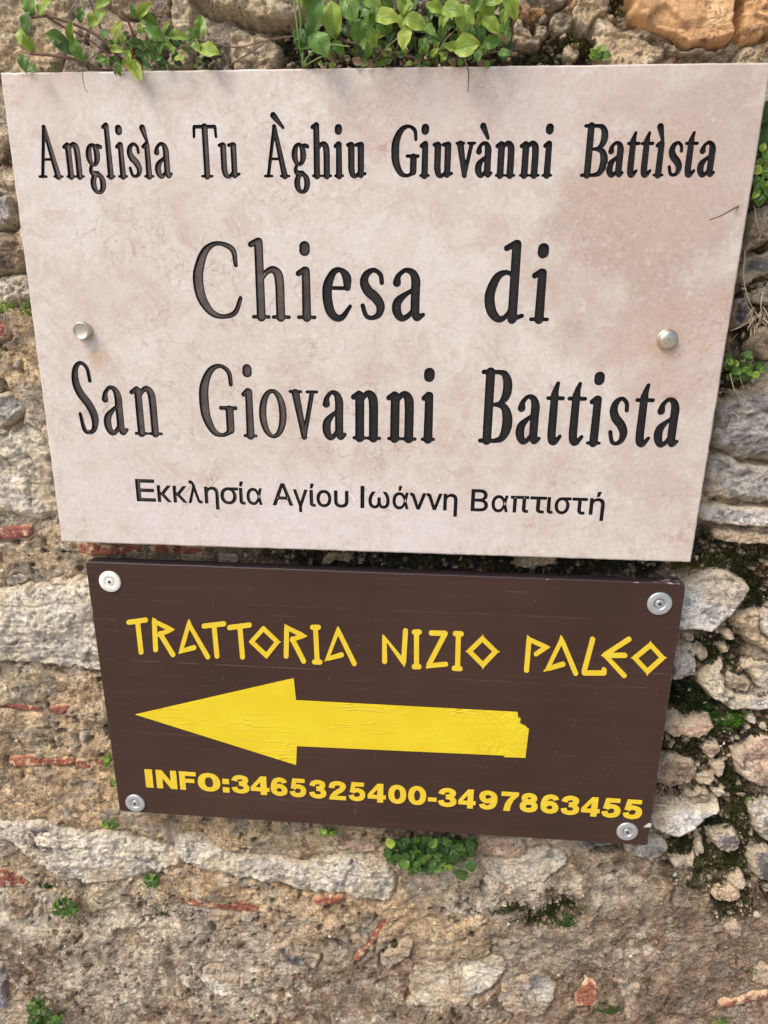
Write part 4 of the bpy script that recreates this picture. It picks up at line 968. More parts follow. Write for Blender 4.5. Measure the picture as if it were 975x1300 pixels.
# ------------------------------------------------------------------ brown board
board = empty('brown_sign_board', (0.0, YB, ZT - 0.57), 'brown painted plywood sign with yellow lettering and a left-pointing yellow arrow under the stone plaque', 'sign')
BO = Vector((0.0, YB, ZT - 0.57))
Q = np.array([(108, 713), (871, 741), (822, 1074), (152, 1030)], float); bx, bz = px2w(Q[:, 0], Q[:, 1], YB)
bc = np.stack([bx, bz], 1)[::-1]
# round the corners a little
def rounded(P, r_, n=5):
    out = []
    for i in range(len(P)):
        a, b, c = P[i - 1], P[i], P[(i + 1) % len(P)]; e1 = (a - b) / np.hypot(*(a - b)); e2 = (c - b) / np.hypot(*(c - b))
        p0, p1 = b + e1 * r_, b + e2 * r_
        for t in np.linspace(0, 1, n): out.append((1 - t) ** 2 * p0 + 2 * t * (1 - t) * b + t * t * p1)
    return np.array(out)
slab('panel', densify(rounded(bc, 0.004), 0.01, 0.00022, rr), YB, 0.013, 0.0009, [], M_board, board, BO, 0, M_bedge)

def applied(name, loops_px, mat, y0, th, parent=board, org=BO):
    """flat vinyl piece: outlines in photo px laid on the board"""
    LW = []
    for l in loops_px:
        x, z = px2w(l[:, 0], l[:, 1], y0); LW.append(np.stack([x, z], 1))
    return applied_w(name, LW, mat, y0, th, parent, org)
def applied_w(name, LW, mat, y0, th, parent=board, org=BO):
    V2, T2 = tri_fill(LW); cen = V2.mean(0)
    V = [(a, -th, b) for a, b in V2]; F = [tuple(t) for t in T2]
    for l in LW:
        n = len(l); b0 = len(V); V += [(a, -th, b) for a, b in l] + [(a, 0.0003, b) for a, b in l]
        F += [(b0 + i, b0 + n + i, b0 + n + (i + 1) % n, b0 + (i + 1) % n) for i in range(n)]
    V = np.array(V) - np.array([cen[0], 0, cen[1]])
    return link(name, mesh_np(name, V, F, False), mat, parent, Vector((cen[0], y0, cen[1])) - org)
# TRATTORIA NIZIO PALEO: strokes traced in two zoomed frames (scale, offset x, offset y)
def tr(sc, ox, oy, lst):
    out = []
    for letter in lst:
        ss = []
        for st in letter:
            pts, w0 = (st[0], st[1]) if isinstance(st[0], list) else (st, 9.9 if sc > 3 else 8.1)
            ss.append(np.array([(p_[0] / sc + ox, p_[1] / sc + oy, (p_[2] if len(p_) > 2 else w0) / sc) for p_ in pts]))
        out.append(ss)
    return out
GK = tr(3.145, 150, 770, [
 [[(43,63),(110,54)],[(78,60),(92,182)]],
 [[(145,58),(150,172)],[(138,46,2),(146,60,8),(205,89,9),(224,92,2)],[(224,92,2),(205,95,9),(165,112,9)],[(168,108),(219,192)]],
 [[(283,56,4),(282,70,8),(262,140,9),(250,180,7)],[(283,56,4),(286,75,8),(358,201)],[(250,180,7),(243,187,2)],[(252,178,8),(303,164)]],
 [[(343,78),(422,69)],[(383,76),(395,198)]],[[(445,84),(524,74)],[(486,80),(497,202)]],
 [[(580,88,9),(636,141,9),(592,196,9),(533,140,9),(580,88,9)],[(580,80,2),(580,92,6)],[(648,141,2),(636,141,6)],[(593,206,2),(592,196,6)],[(524,140,2),(536,140,6)]],
 [[(673,84),(671,198)],[(666,72,2),(674,84,8),(732,113,9),(753,118,2)],[(753,118,2),(735,118,9),(694,132,9)],[(696,130),(741,218)]],
 [[(776,83),(800,83)],[(788,85),(795,220)],[(784,221),(806,222)]],
 [[(878,84,4),(876,100,8),(836,205,7)],[(878,84,4),(882,102,9),(943,228)],[(836,207,7),(826,217,2)],[(838,208,8),(892,193)]]])
GK += tr(2.5, 470, 780, [
 [[(40,66,2),(45,78,7),(46,149)],[(42,68,3),(106,152,7.5)],[(112,52),(106,150)],[(106,150,7),(108,164,2)]],
 [[(140,56),(156,56)],[(147,57),(147,165)],[(140,166),(155,166)]],
 [[(194,59),(238,60)],[(238,61,8),(186,160,8)],[(186,163,7),(240,158,7.5)],[(184,166,5),(178,169,2)]],
 [[(270,61),(289,62)],[(280,62),(277,170)],[(267,171),(285,172)]],
 [[(356,77,7.5),(398,118,7.5),(358,160,7.5),(315,117,7.5),(356,77,7.5)],[(357,67,2),(356,80,5)],[(409,118,2),(396,118,5)],[(358,171,2),(358,158,5)],[(305,117,2),(317,117,5)]],
 [[(504,80),(496,177)],[(499,68,2),(506,80,7),(552,101,7.5),(569,104,2)],[(569,104,2),(554,107,7.5),(526,126,7)]],
 [[(606,70,3),(606,84,7),(564,170,6)],[(606,70,3),(610,86,7.5),(652,187)],[(564,172,5),(552,180,2)],[(566,172,7),(612,158)]],
 [[(706,79),(679,180)],[(680,186),(742,186)],[(676,186,5),(742,186)],[(742,186),(742,176)]],
 [[(821,79),(745,128,7)],[(735,130,2),(746,130,7),(806,194)],[(746,130),(808,130)]],
 [[(890,97,7.5),(928,138,7.5),(880,181,7.5),(840,138,7.5),(890,97,7.5)],[(890,87,2),(890,100,5)],[(939,137,2),(926,138,5)],[(879,192,2),(880,178,5)],[(830,138,2),(843,138,5)]]])
for ss in GK:
    al = np.vstack(ss); st = 0.32; gx = np.arange(al[:, 0].min() - 5, al[:, 0].max() + 5, st); gy = np.arange(al[:, 1].min() - 5, al[:, 1].max() + 5, st)
    A, B = np.meshgrid(gx, gy); L = [simplify(l, 0.07) for l in contours(gx, gy, strokes_sdf(ss, A, B))]
    applied('letter', L, M_vinyl, YB - 0.0003, 0.0003)
# telephone line
INFO = [('I',185.9,195.4),('N',199.8,225.8),('F',229.2,250.2),('O',252.9,280),(':',283.4,291.8),('3',295.2,317.2),('4',318.9,342.6),('6',344.3,365.3),('5',368.6,389),('3',393.4,414.3),('2',417.7,439.7),('5',443.1,463.7),('4',466.8,489.8),
        ('0',492.8,515.5),('0',517.9,540.6),('-',543,553.8),('3',556.2,578.9),('4',581.4,603.3),('9',607.5,630.5),('7',634.7,657.4),('8',659.1,681.8),('6',685.3,707.9),('3',711.4,734.1),('4',736.9,760.2),('5',763,786.4),('5',789.9,813.6)]
# heavy grotesque figures in a 0.63 x 1 cell, bar thickness 0.21; 'C' = curved band with square ends, 'P' = polygon, 'H' = polygon hole
def ring(cx, cy, rx, ry):
    return ('O', [(cx + rx * math.copysign(abs(math.cos(a)) ** .88, math.cos(a)), cy + ry * math.copysign(abs(math.sin(a)) ** .88, math.sin(a))) for a in np.linspace(0, 2 * math.pi, 41)])
six = ('C', [(.53, .735), (.47, .85), (.33, .895), (.17, .79), (.105, .5), (.14, .22), (.32, .105), (.49, .18), (.525, .335), (.47, .48), (.32, .555), (.16, .45)])
HG = {'0': [ring(.315, .5, .21, .395)], 'O': [ring(.315, .5, .225, .395)], '6': [six], '9': [('C', [(.63 - a, 1 - b) for a, b in six[1]])],
 '3': [('C', [(.09, .68), (.15, .82), (.30, .895), (.47, .84), (.495, .71), (.42, .58), (.26, .54)]), ('C', [(.26, .53), (.42, .50), (.525, .36), (.50, .19), (.33, .105), (.15, .16), (.085, .32)])],
 '2': [('C', [(.10, .63), (.14, .81), (.31, .895), (.49, .83), (.505, .68), (.42, .52), (.25, .35), (.14, .14)]), ('P', [(0, 0), (.62, 0), (.62, .2), (.05, .2)])],
 '5': [('P', [(.10, 1), (.58, 1), (.58, .80), (.25, .80), (.225, .60), (.20, .44), (.03, .47)]), ('C', [(.12, .46), (.2, .56), (.34, .59), (.49, .51), (.525, .34), (.47, .17), (.31, .105), (.15, .15), (.085, .30)])],
 '4': [('P', [(.335, 1), (.54, 1), (.54, .39), (.63, .39), (.63, .19), (.54, .19), (.54, 0), (.33, 0), (.33, .19), (0, .19), (0, .40)]), ('H', [(.33, .39), (.33, .70), (.15, .39)])],
 '7': [('P', [(.01, 1), (.62, 1), (.62, .84), (.46, .60), (.37, .32), (.34, 0), (.11, 0), (.15, .34), (.24, .58), (.37, .79), (.01, .79)])],
 '8': [ring(.315, .735, .17, .16), ring(.315, .31, .21, .205)],
 'I': [('P', [(0, 0), (.63, 0), (.63, 1), (0, 1)])], '-': [('P', [(0, .24), (.63, .24), (.63, .44), (0, .44)])],
 ':': [('P', [(0, 0), (.63, 0), (.63, .27), (0, .27)]), ('P', [(0, .47), (.63, .47), (.63, .74), (0, .74)])],
 'N': [('P', [(0, 0), (0, 1), (.19, 1), (.44, .43), (.44, 1), (.63, 1), (.63, 0), (.44, 0), (.19, .57), (.19, 0)])],
 'F': [('P', [(0, 0), (0, 1), (.63, 1), (.63, .79), (.22, .79), (.22, .61), (.56, .61), (.56, .41), (.22, .41), (.22, 0)])]}
def box_seg(a, b, r_, x, y):
    ex, ey = b[0] - a[0], b[1] - a[1]; L = math.hypot(ex, ey); ex /= L; ey /= L
    u_ = (x - a[0]) * ex + (y - a[1]) * ey; v_ = np.abs(-(x - a[0]) * ey + (y - a[1]) * ex)
    return np.minimum(np.minimum(u_ + r_ * .6, L - u_), r_ - v_)
def figure_sdf(ch, x, y, r_=.105):
    best = np.full(x.shape, -9.0); hole = None
    for kind, pts in HG[ch]:
        if kind == 'P': best = np.maximum(best, poly_sdf(pts, x, y))
        elif kind == 'H': hole = poly_sdf(pts, x, y)
        elif kind == 'O':
            a = np.array([(p_[0], p_[1], r_) for p_ in pts]); best = np.maximum(best, strokes_sdf([a], x, y))
        else:
            a = catmull([(p_[0], p_[1], r_) for p_ in pts], 8)
            cum = np.r_[0, np.cumsum(np.hypot(*np.diff(a[:, :2], axis=0).T))]; k0 = int(np.searchsorted(cum, r_ * .9)); k1 = int(np.searchsorted(cum, cum[-1] - r_ * .9)) - 1
            best = np.maximum(best, strokes_sdf([a[k0:k1 + 1]], x, y))
            best = np.maximum(best, np.maximum(box_seg(a[k0], a[0], r_, x, y), box_seg(a[k1], a[-1], r_, x, y)))
    return best if hole is None else np.minimum(best, -hole)
for ch, x0, x1 in INFO:
    xm = (x0 + x1) / 2; by = 999.3 + (xm - 190) * 0.0655
    xa, za = px2w(np.array([x0, x1, xm, xm]), np.array([by + (x0 - xm) * .0655, by + (x1 - xm) * .0655, by, by - 22.5 - (xm - 190) * 0.003]), YB)
    cap = za[3] - za[2]; slope = (za[1] - za[0]) / (xa[1] - xa[0]); W = xa[1] - xa[0]
    gx = np.arange(-.03, .66, .0075); gz = np.arange(-.03, 1.03, .0075); A, B = np.meshgrid(gx, gz); LW = []
    for l in contours(gx, gz, figure_sdf(ch, A, B)):
        x = xa[0] + l[:, 0] / .63 * W; z = za[2] + l[:, 1] * cap + (x - (xa[0] + xa[1]) / 2) * slope
        LW.append(simplify(np.stack([x, z], 1), 0.00004))
    applied_w('letter' if ch.isalpha() else 'digit' if ch.isdigit() else 'punctuation_mark', LW, M_vinyl, YB - 0.0003, 0.0003)
# arrow in two laps of film
def jl(pts, n=1): return np.array(pts, float)
applied('arrow', [jl([(172,907),(373,861),(376,889),(657,904),(658,911),(661,912),(660,918),(668,922),(664,960),(377,947),(376,971)])], M_vinylw, YB - 0.0003, 0.0004)
applied('arrow_patch', [jl([(642,906),(655,908),(660,919),(671.5,925),(667,962),(640,961),(636,950),(640,936),(634,920)])], M_vinylw, YB - 0.0008, 0.0003)
applied('paper_scrap', [jl([(817,1050),(824,1045),(827,1046),(826,1050)])], M_paper, YB - 0.0002, 0.0003)

# screws with wide washers
def screw(u, v, mat, lab, rr_=0.0112):
    p = pw(u, v, YB)
    o = lathe_obj('washer', [(rr_, -.0005), (rr_, .0007), (rr_ * .985, .0013), (rr_ * .94, .0017), (rr_ * .62, .0019), (rr_ * .52, .0019), (rr_ * .49, .0016), (rr_ * .40, .0002), (rr_ * .1, .0001)], mat, board, p - BO, 48)
    o['label'] = lab
    h = lathe_obj('screw_head', [(rr_ * .36, .0000), (rr_ * .36, .0014), (rr_ * .33, .0018), (rr_ * .2, .0020), (rr_ * .02, .0020)], mat, o, Vector((0, 0, 0)), 32)
    V = []; n = 36
    for k in range(n):
        a = 6.28318 * k / n; r_ = rr_ * (0.125 + 0.035 * math.cos(6 * a)); V.append((r_ * 1.15 * math.cos(a), -.00215, r_ * 1.15 * math.sin(a)))
    link('star_recess', mesh_np('star_recess', np.array(V), [tuple(range(n))], False), M_recess, o, Vector((0, 0, 0)))
screw(140, 738, M_cream, 'cream coloured washer at the top left corner'); screw(837, 766, M_zinc, 'silver washer at the top right corner', .0116)
screw(172, 1019, M_zinc, 'silver washer at the bottom left corner'); screw(796, 1055, M_zinc, 'silver washer at the bottom right corner', .0112)

# ------------------------------------------------------------------ plants
def leaf_mesh(name, wid, curl, fold, seed, tipx=1.0):
    rl = random.Random(seed); nu, nv = 13, 9; V = []; uv = []
    for i in range(nu):
        u = i / (nu - 1)
        wl = wid * 0.5 * math.sin(math.pi * u ** 0.88) ** 0.82 + 0.004 + (0.012 if u < .1 else 0)
        for j in range(nv):
            s = (j / (nv - 1)) * 2 - 1
            z = -curl * (u - 0.3) ** 2 + fold * abs(s) * wl * 2 + 0.02 * math.sin(u * 9 + s * 4 + seed) + 0.03 * abs(s) * math.sin(u * 14 + seed * 2)
            V.append((u, s * wl, z)); uv.append((u, s * .5 + .5))
    # short stalk joins the blade at u = 0
    F = grid_faces(nv, nu)
    return mesh_np(name, np.array(V, float), F, True, None, uv)
LM = {}
for c in 'bymdn':
    LM[c] = []
    for k, (wd, cu, fo) in enumerate(((.52, .30, .22), (.62, .45, .12), (.48, .15, .30), (.66, .30, .16))):
        me = leaf_mesh('leaf', wd, cu, fo, k + 1); me.materials.append(M_leaf[c]); LM[c].append(me)
def put_leaf(plant, org, u, v, Lpx, ang, c, Y=-0.03, tilt=None, rl=random, wide=None, centre=True):
    """leaf centred on photo px (u, v), length Lpx, tip direction ang degrees in the picture"""
    p = pw(u, v, Y); q = pw(u + 10, v, Y); mpp = (q - p).length / 10; L = Lpx * mpp * 1.03
    a = math.radians(ang + rl.uniform(-6, 6)); tl = math.radians(rl.uniform(-28, 28) if tilt is None else tilt)
    ax = Vector((math.cos(a) * math.cos(tl), -math.sin(tl), math.sin(a) * math.cos(tl)))
    n0 = Vector((rl.uniform(-.35, .35), -1, rl.uniform(-.1, .55))); ay = n0.cross(ax).normalized(); az = ax.cross(ay).normalized()
    L = L / max(0.6, math.cos(tl)); w_ = (wide or rl.uniform(.85, 1.15))
    start = p - ax * L * 0.5 if centre else p
    M = Matrix(((ax.x * L, ay.x * L * w_, az.x * L, start.x - org.x), (ax.y * L, ay.y * L * w_, az.y * L, start.y - org.y), (ax.z * L, ay.z * L * w_, az.z * L, start.z - org.z), (0, 0, 0, 1)))
    o = bpy.data.objects.new('leaf', rl.choice(LM[c])); COL.objects.link(o); o.parent = plant; o.matrix_local = M
    return start
def tube(name, pts, radii, mat, parent, org, sides=6, smooth_n=5, drop_kind=None):
    P = catmull([(*p_, r_) for p_, r_ in zip(pts, radii)], smooth_n) if len(pts) > 2 else np.array([(*p_, r_) for p_, r_ in zip(pts, radii)])
    V = []; F = []
    for i in range(len(P)):
        a = Vector(P[max(0, i - 1)][:3]); b = Vector(P[min(len(P) - 1, i + 1)][:3]); dr = (b - a).normalized()
        s1 = dr.cross(Vector((0, 1, 0.01))).normalized(); s2 = dr.cross(s1)
        for k in range(sides):
            an = 6.28318 * k / sides; V.append(Vector(P[i][:3]) + (s1 * math.cos(an) + s2 * math.sin(an)) * max(P[i][3], 5e-5))
    for i in range(len(P) - 1):
        for k in range(sides):
            k2 = (k + 1) % sides; F.append((i * sides + k, (i + 1) * sides + k, (i + 1) * sides + k2, i * sides + k2))
    F.append(tuple(range(sides))); F.append(tuple(range(len(P) * sides - sides, len(P) * sides)))
    c = Vector(P[:, :3].mean(0)) if parent is None else Vector(org)
    o = link(name, mesh_np(name, np.array([v - c for v in V]), F, True), mat, parent, c if parent is None else Vector((0, 0, 0))); return o
def pxs(lst): return [pw(u, v, Y) for (u, v, Y) in lst]

rl = random.Random(21)
# 1. marjoram-like sprig at the top left
org = pw(160, 88, -0.012)
pl1 = empty('wall_plant', org, 'loose leafy sprig with reddish stems on the plaque top at its left', 'plant', 'plants growing out of the wall')
for (u, v, L, a, c) in [(36,4,26,95,'m'),(56,6,26,80,'b'),(44,-12,22,100,'b'),(33,30,28,-105,'m'),(28,46,22,-80,'b'),(36,56,18,-60,'b'),(30,80,20,-80,'m'),(42,86,14,-40,'m'),(78,54,34,-50,'d'),(70,46,20,170,'m'),(92,44,27,82,'b'),(98,64,24,-72,'m'),(102,18,18,70,'m'),(121,23,28,28,'b'),
    (130,4,22,15,'b'),(140,-8,20,60,'b'),(149,37,22,68,'y'),(133,43,15,20,'m'),(142,55,12,-30,'m'),(178,36,13,100,'b'),(183,12,24,25,'b'),(170,14,16,110,'m'),(188,25,24,-20,'m'),(195,42,26,150,'m'),(205,52,20,-50,'b'),(212,34,15,60,'b'),(212,56,16,-20,'b'),(227,47,28,-4,'b'),
    (254,33,30,84,'b'),(246,42,14,140,'m'),(249,57,18,-60,'b'),(265,64,28,-18,'b'),(203,61,16,-90,'m'),(219,63,11,-60,'b'),(227,74,15,170,'y'),(149,63,20,-12,'b'),(143,55,14,20,'b'),(163,72,15,-80,'b'),(172,90,31,-62,'y'),(150,87,15,-85,'m'),(176,56,20,0,'d'),(190,60,16,-40,'m'),
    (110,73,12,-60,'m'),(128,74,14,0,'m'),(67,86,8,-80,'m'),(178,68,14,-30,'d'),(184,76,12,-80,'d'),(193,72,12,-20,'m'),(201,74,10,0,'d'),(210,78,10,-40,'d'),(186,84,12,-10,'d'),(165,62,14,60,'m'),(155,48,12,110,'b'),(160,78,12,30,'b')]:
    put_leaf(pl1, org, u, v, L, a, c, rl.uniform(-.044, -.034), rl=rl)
for _ in range(70):
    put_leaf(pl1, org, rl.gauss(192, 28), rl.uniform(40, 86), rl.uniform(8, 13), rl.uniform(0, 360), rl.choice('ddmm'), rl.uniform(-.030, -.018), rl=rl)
for st_, r_ in (([(40,22,-.04),(62,21,-.04),(100,33,-.036),(130,50,-.034),(146,68,-.03),(156,76,-.025)], .0011), ([(60,22,-.038),(84,36,-.036),(110,48,-.034),(140,72,-.03)], .0008),
    ([(38,68,-.036),(72,71,-.036),(104,78,-.034),(128,88,-.03),(150,90,-.02)], .0011), ([(152,13,-.04),(164,30,-.036),(169,52,-.034),(168,78,-.028)], .0010), ([(112,-4,-.036),(118,12,-.034),(128,36,-.034)], .0008),
    ([(208,60,-.03),(225,62,-.034),(246,52,-.038),(252,40,-.04)], .0005), ([(168,78,-.03),(185,50,-.034),(185,22,-.038)], .0006)):
    tube('stem', pxs(st_), [r_] * len(st_), M_stem, pl1, org)
# curled tendril over the plaque
for (u, v, L, a) in [(148,92,11,-70),(70,84,13,-30),(176,82,9,20),(212,80,9,-30),(120,60,10,10)]: put_leaf(pl1, org, u, v, L, a, 'n', -.034, rl=rl)
# 2. broad clump above the middle
org = pw(500, 86, -0.012)
pl2 = empty('wall_plant', org, 'dense bright green leafy clump above the middle of the plaque', 'plant', 'plants growing out of the wall')
for (u, v, L, a, c) in [(402,20,52,80,'m'),(422,25,46,-84,'b'),(444,10,40,-68,'m'),(386,50,32,60,'m'),(380,44,28,130,'d'),(406,56,38,-50,'m'),(430,61,22,-40,'m'),(473,4,30,-10,'b'),(466,14,24,190,'m'),(491,21,34,2,'y'),(513,4,32,85,'b'),(508,-6,26,120,'b'),(528,28,34,-12,'y'),(514,48,30,-96,'y'),(512,24,24,75,'y'),
    (455,40,28,-100,'m'),(468,28,24,160,'m'),(471,46,26,-50,'b'),(462,56,18,-70,'m'),(468,64,14,-90,'m'),(484,38,18,-30,'m'),(552,9,26,170,'b'),(574,12,32,-10,'b'),(563,26,24,-115,'b'),(590,24,40,-78,'b'),(597,42,22,-80,'m'),(606,2,28,60,'m'),(618,10,30,-40,'b'),(629,-2,30,20,'b'),(624,32,32,-30,'b'),(612,22,24,-80,'b'),
    (648,6,42,-60,'b'),(655,-8,30,40,'b'),(575,60,28,170,'b'),(592,58,36,12,'b'),(610,45,28,-70,'m'),(624,54,24,-10,'m'),(640,67,17,-10,'m'),(606,70,18,-80,'m'),(600,12,20,-60,'d'),(560,44,20,-80,'m'),(545,38,24,-40,'m'),(538,56,22,-60,'m'),(552,66,14,40,'b'),(580,0,22,80,'m'),(640,20,22,-100,'b'),(492,4,20,140,'m')]:
    put_leaf(pl2, org, u, v, L * .9, a, c, rl.uniform(-.052, -.036), rl=rl, wide=rl.uniform(.95, 1.2))
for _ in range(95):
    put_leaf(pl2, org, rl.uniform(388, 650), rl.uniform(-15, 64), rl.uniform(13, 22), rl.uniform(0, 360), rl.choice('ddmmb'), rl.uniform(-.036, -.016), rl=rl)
for _ in range(70):
    put_leaf(pl2, org, rl.choice([rl.gauss(550, 18), rl.gauss(480, 30), rl.uniform(460, 640)]), rl.uniform(56, 84), rl.uniform(7, 12), rl.uniform(0, 360), rl.choice('mmbdb'), rl.uniform(-.036, -.018), rl=rl, wide=1.4)
for st_, r_ in (([(500,86,-.01),(505,60,-.03),(512,30,-.04)], .001), ([(470,86,-.01),(455,62,-.03),(440,30,-.036)], .0009), ([(590,86,-.01),(592,60,-.03),(588,20,-.036)], .0009), ([(560,86,-.01),(566,50,-.03),(572,15,-.036)], .0009),
                ([(430,50,-.032),(470,60,-.034),(520,72,-.03),(560,80,-.024)], .0007), ([(548,62,-.03),(600,68,-.034),(660,62,-.026)], .0006)):
    tube('stem', pxs(st_), [r_] * len(st_), M_twig, pl2, org)
for _ in range(16):
    u0, v0 = rl.uniform(400, 650), rl.uniform(50, 86); du, dv = rl.uniform(-30, 30), rl.uniform(-40, -5)
    tube('stem', pxs([(u0, v0, -.018), (u0 + du * .5, v0 + dv * .6, rl.uniform(-.034, -.022)), (u0 + du, v0 + dv, rl.uniform(-.036, -.024))]), [.0006, .0005, .0003], rl.choice([M_twig, M_stem, M_twigl]), pl2, org, 4)
for (u, v, L, a) in [(455,78,14,10),(470,82,12,-10),(530,78,11,30),(575,80,12,-20),(612,80,12,10),(640,50,14,-60),(420,74,13,-30)]: put_leaf(pl2, org, u, v, L, a, 'n', -.036, rl=rl)
# 3. round leaved cushion under the board
org = pw(545, 1072, -0.01)
pl3 = empty('wall_plant', org, 'dark green round-leaved cushion hanging below the bottom edge of the brown board', 'plant', 'plants growing out of the wall')
for _ in range(170):
    u = 490 + 112 * rl.random(); top = 1066; k = (u - 488) / 116; bot = 1074 + 30 * math.sin(math.pi * min(1, max(0, k * .9 + .12))) ** .7
    v = rl.uniform(top, bot)
    put_leaf(pl3, org, u, v, rl.uniform(9, 14), rl.uniform(-150, -30), 'd' if rl.random() < .72 + .25 * k else rl.choice('mm'), rl.uniform(-.026, -.012), rl=rl, wide=1.45)
for (u, v, L, a, c) in [(525,1107,18,-80,'m'),(507,1088,17,-60,'m'),(513,1097,14,-120,'m'),(585,1110,19,200,'d'),(598,1100,15,-80,'d'),(568,1104,14,-90,'b'),(600,1085,15,-70,'d'),(495,1070,14,190,'b'),(550,1070,15,60,'m'),(541,1090,16,-60,'m')]:
    put_leaf(pl3, org, u, v, L, a, c, -.028, rl=rl, wide=1.4)
tube('stem', pxs([(545, 1066, -.008), (550, 1085, -.018), (585, 1105, -.024)]), [.0008] * 3, M_stemg, pl3, org)
# small ones
def tuft(u, v, ru, rv, n, L, cols, label, wide=1.3, Y=(-.020, -.008)):
    if L[1] < 15: n = int(n * 1.7); L = (L[0] * .7, L[1] * .9)
    org = pw(u, v, -0.004); o = empty('wall_plant', org, label, 'plant', 'plants growing out of the wall')
    for _ in range(n):
        a = rl.uniform(0, 6.283); k = math.sqrt(rl.random())
        uu, vv = u + ru * k * math.cos(a), v + rv * k * math.sin(a)
        put_leaf(o, org, uu, vv, rl.uniform(*L), math.degrees(math.atan2(-(vv - v), uu - u)) + rl.uniform(-40, 40), rl.choice(cols), rl.uniform(*Y), rl=rl, wide=wide)
    tube('stem', [org, pw(u + ru * .3, v - rv * .2, Y[0] * .8), pw(u + ru * .5, v - rv * .5, Y[0])], [.0006] * 3, M_stemg, o, org); return o
tuft(82, 1153, 17, 13, 34, (6, 10), 'mdmd', 'small bright green tuft on the wall right of the lowest brick at the left edge')
tuft(192, 1117, 9, 11, 20, (5, 9), 'mdd', 'tiny green tuft just below the long pale limestone')
tuft(140, 1046, 11, 6, 18, (5, 8), 'mmb', 'tiny green tuft on top of the long pale limestone')
tuft(137, 966, 4, 9, 12, (6, 9), 'bbm', 'small light green sprout at the left edge of the brown board', Y=(-.016, -.01))
tuft(143, 993, 3, 5, 5, (5, 8), 'mb', 'tiny sprout below the sprout at the left edge of the brown board', Y=(-.014, -.01))
tuft(48, 1288, 13, 20, 38, (7, 12), 'ddm', 'dark green plant in the bottom left corner of the wall')
tuft(72, 1296, 9, 8, 14, (6, 10), 'mmd', 'low green plant beside the one in the bottom left corner')
tuft(8, 388, 12, 7, 22, (6, 10), 'bmy', 'feathery light green plant at the left edge of the picture', .5)
tuft(32, 392, 8, 9, 16, (6, 10), 'mbm', 'feathery green plant touching the left edge of the plaque', .5)
tuft(418, 1057, 11, 4, 9, (8, 12), 'mbm', 'two or three small leaves peeping out under the board, left of the cushion')
tuft(761, 70, 11, 9, 9, (9, 13), 'mmb', 'small clover-like sprout on top of the plaque toward the right', 1.5, (-.03, -.02))
tuft(943, 466, 26, 19, 26, (9, 14), 'mmbd', 'round-leaved green plant beside the right edge of the plaque', 1.35, (-.024, -.012))
tuft(968, 222, 12, 36, 40, (9, 16), 'mbmdy', 'leafy green plant at the right edge of the picture beside the plaque', 1.2, (-.03, -.012))
tuft(972, 160, 8, 26, 8, (26, 34), 'dd', 'dark broad ivy leaves at the upper right edge of the plaque', 1.0, (-.024, -.014))
tuft(915, 1297, 8, 6, 8, (5, 8), 'md', 'tiny tuft at the bottom edge toward the right')
tuft(952, 1015, 4, 5, 5, (4, 6), 'md', 'tiny green speck of a plant between the pebbles at the right')

# grass blades, twigs
org = pw(383, 84, -0.02)
gr = empty('grass_tuft', org, 'three thin grass blades rising from behind the plaque, left of the central clump', 'grass')
for b_, r_ in (([(372,-12,-.046),(378,40,-.044),(384,84,-.034)], .0006), ([(378,-12,-.046),(382,30,-.042),(385,84,-.034)], .0007), ([(384,82,-.034),(398,64,-.04),(418,57,-.044),(444,59,-.046)], .0008), ([(386,84,-.034),(404,74,-.04),(424,66,-.042)], .0005)):
    tube('blade', pxs(b_), [r_] + [r_] * (len(b_) - 2) + [r_ * .4], M_grass, gr, org, 4)
def twig(pts, r_, mat, label, name='dry_twig', cat='twig', taper=.5):
    R = [r_ * (1 - (1 - taper) * i / (len(pts) - 1)) for i in range(len(pts))]
    o = tube(name, pxs(pts), R, mat, None, None); base(o, name, label, cat, 'dry twigs and roots'); return o
twig([(955,251,-.012),(942,259,-.030),(926,268,-.040),(915,274,-.042),(901,279,-.042)], .0008, M_twig, 'dry twig reaching across the right edge of the plaque')
twig([(589,73,-.030),(592,80,-.037),(595,95,-.040),(594,117,-.038)], .0007, M_twig, 'short dry twig hanging over the top edge of the plaque near the middle')
twig([(132,62,-.040),(118,72,-.044),(108,82,-.045),(105,95,-.042),(107,110,-.038),(112,118,-.036)], .00045, M_stem, 'thin curled tendril hanging over the top left of the plaque', 'tendril', 'tendril')
twig([(250,50,-.012),(300,60,-.018),(335,52,-.02),(372,46,-.024)], .0007, M_twig, 'thin twig on the wall between the two big plants, upper one')
twig([(290,84,-.014),(325,62,-.02),(345,48,-.022)], .0007, M_twig, 'thin twig on the wall between the two big plants, slanting up from the plaque')
twig([(946,318,-.018),(944,352,-.022),(950,380,-.022),(960,398,-.02)], .0007, M_twigl, 'pale dry root hanging beside the right edge of the plaque')
twig([(968,372,-.02),(966,390,-.024),(972,405,-.02)], .0005, M_twigl, 'short pale root hanging at the far right edge')
twig([(926,420,-.02),(938,416,-.024),(952,408,-.02)], .0006, M_twigl, 'pale twig crossing the gap above the round-leaved plant')
twig([(924,438,-.018),(936,424,-.02)], .0005, M_twigl, 'tiny pale twig beside the plaque under the crossing one')
twig([(927,474,-.02),(932,494,-.024),(941,508,-.022)], .0005, M_twigl, 'thin pale root below the round-leaved plant, left one')
twig([(938,470,-.02),(940,482,-.022),(944,492,-.022)], .0004, M_twigl, 'thin pale root below the round-leaved plant, right one')
twig([(958,262,-.018),(960,280,-.024),(966,300,-.02)], .0006, M_twigl, 'pale straw on the stone right of the long twig')
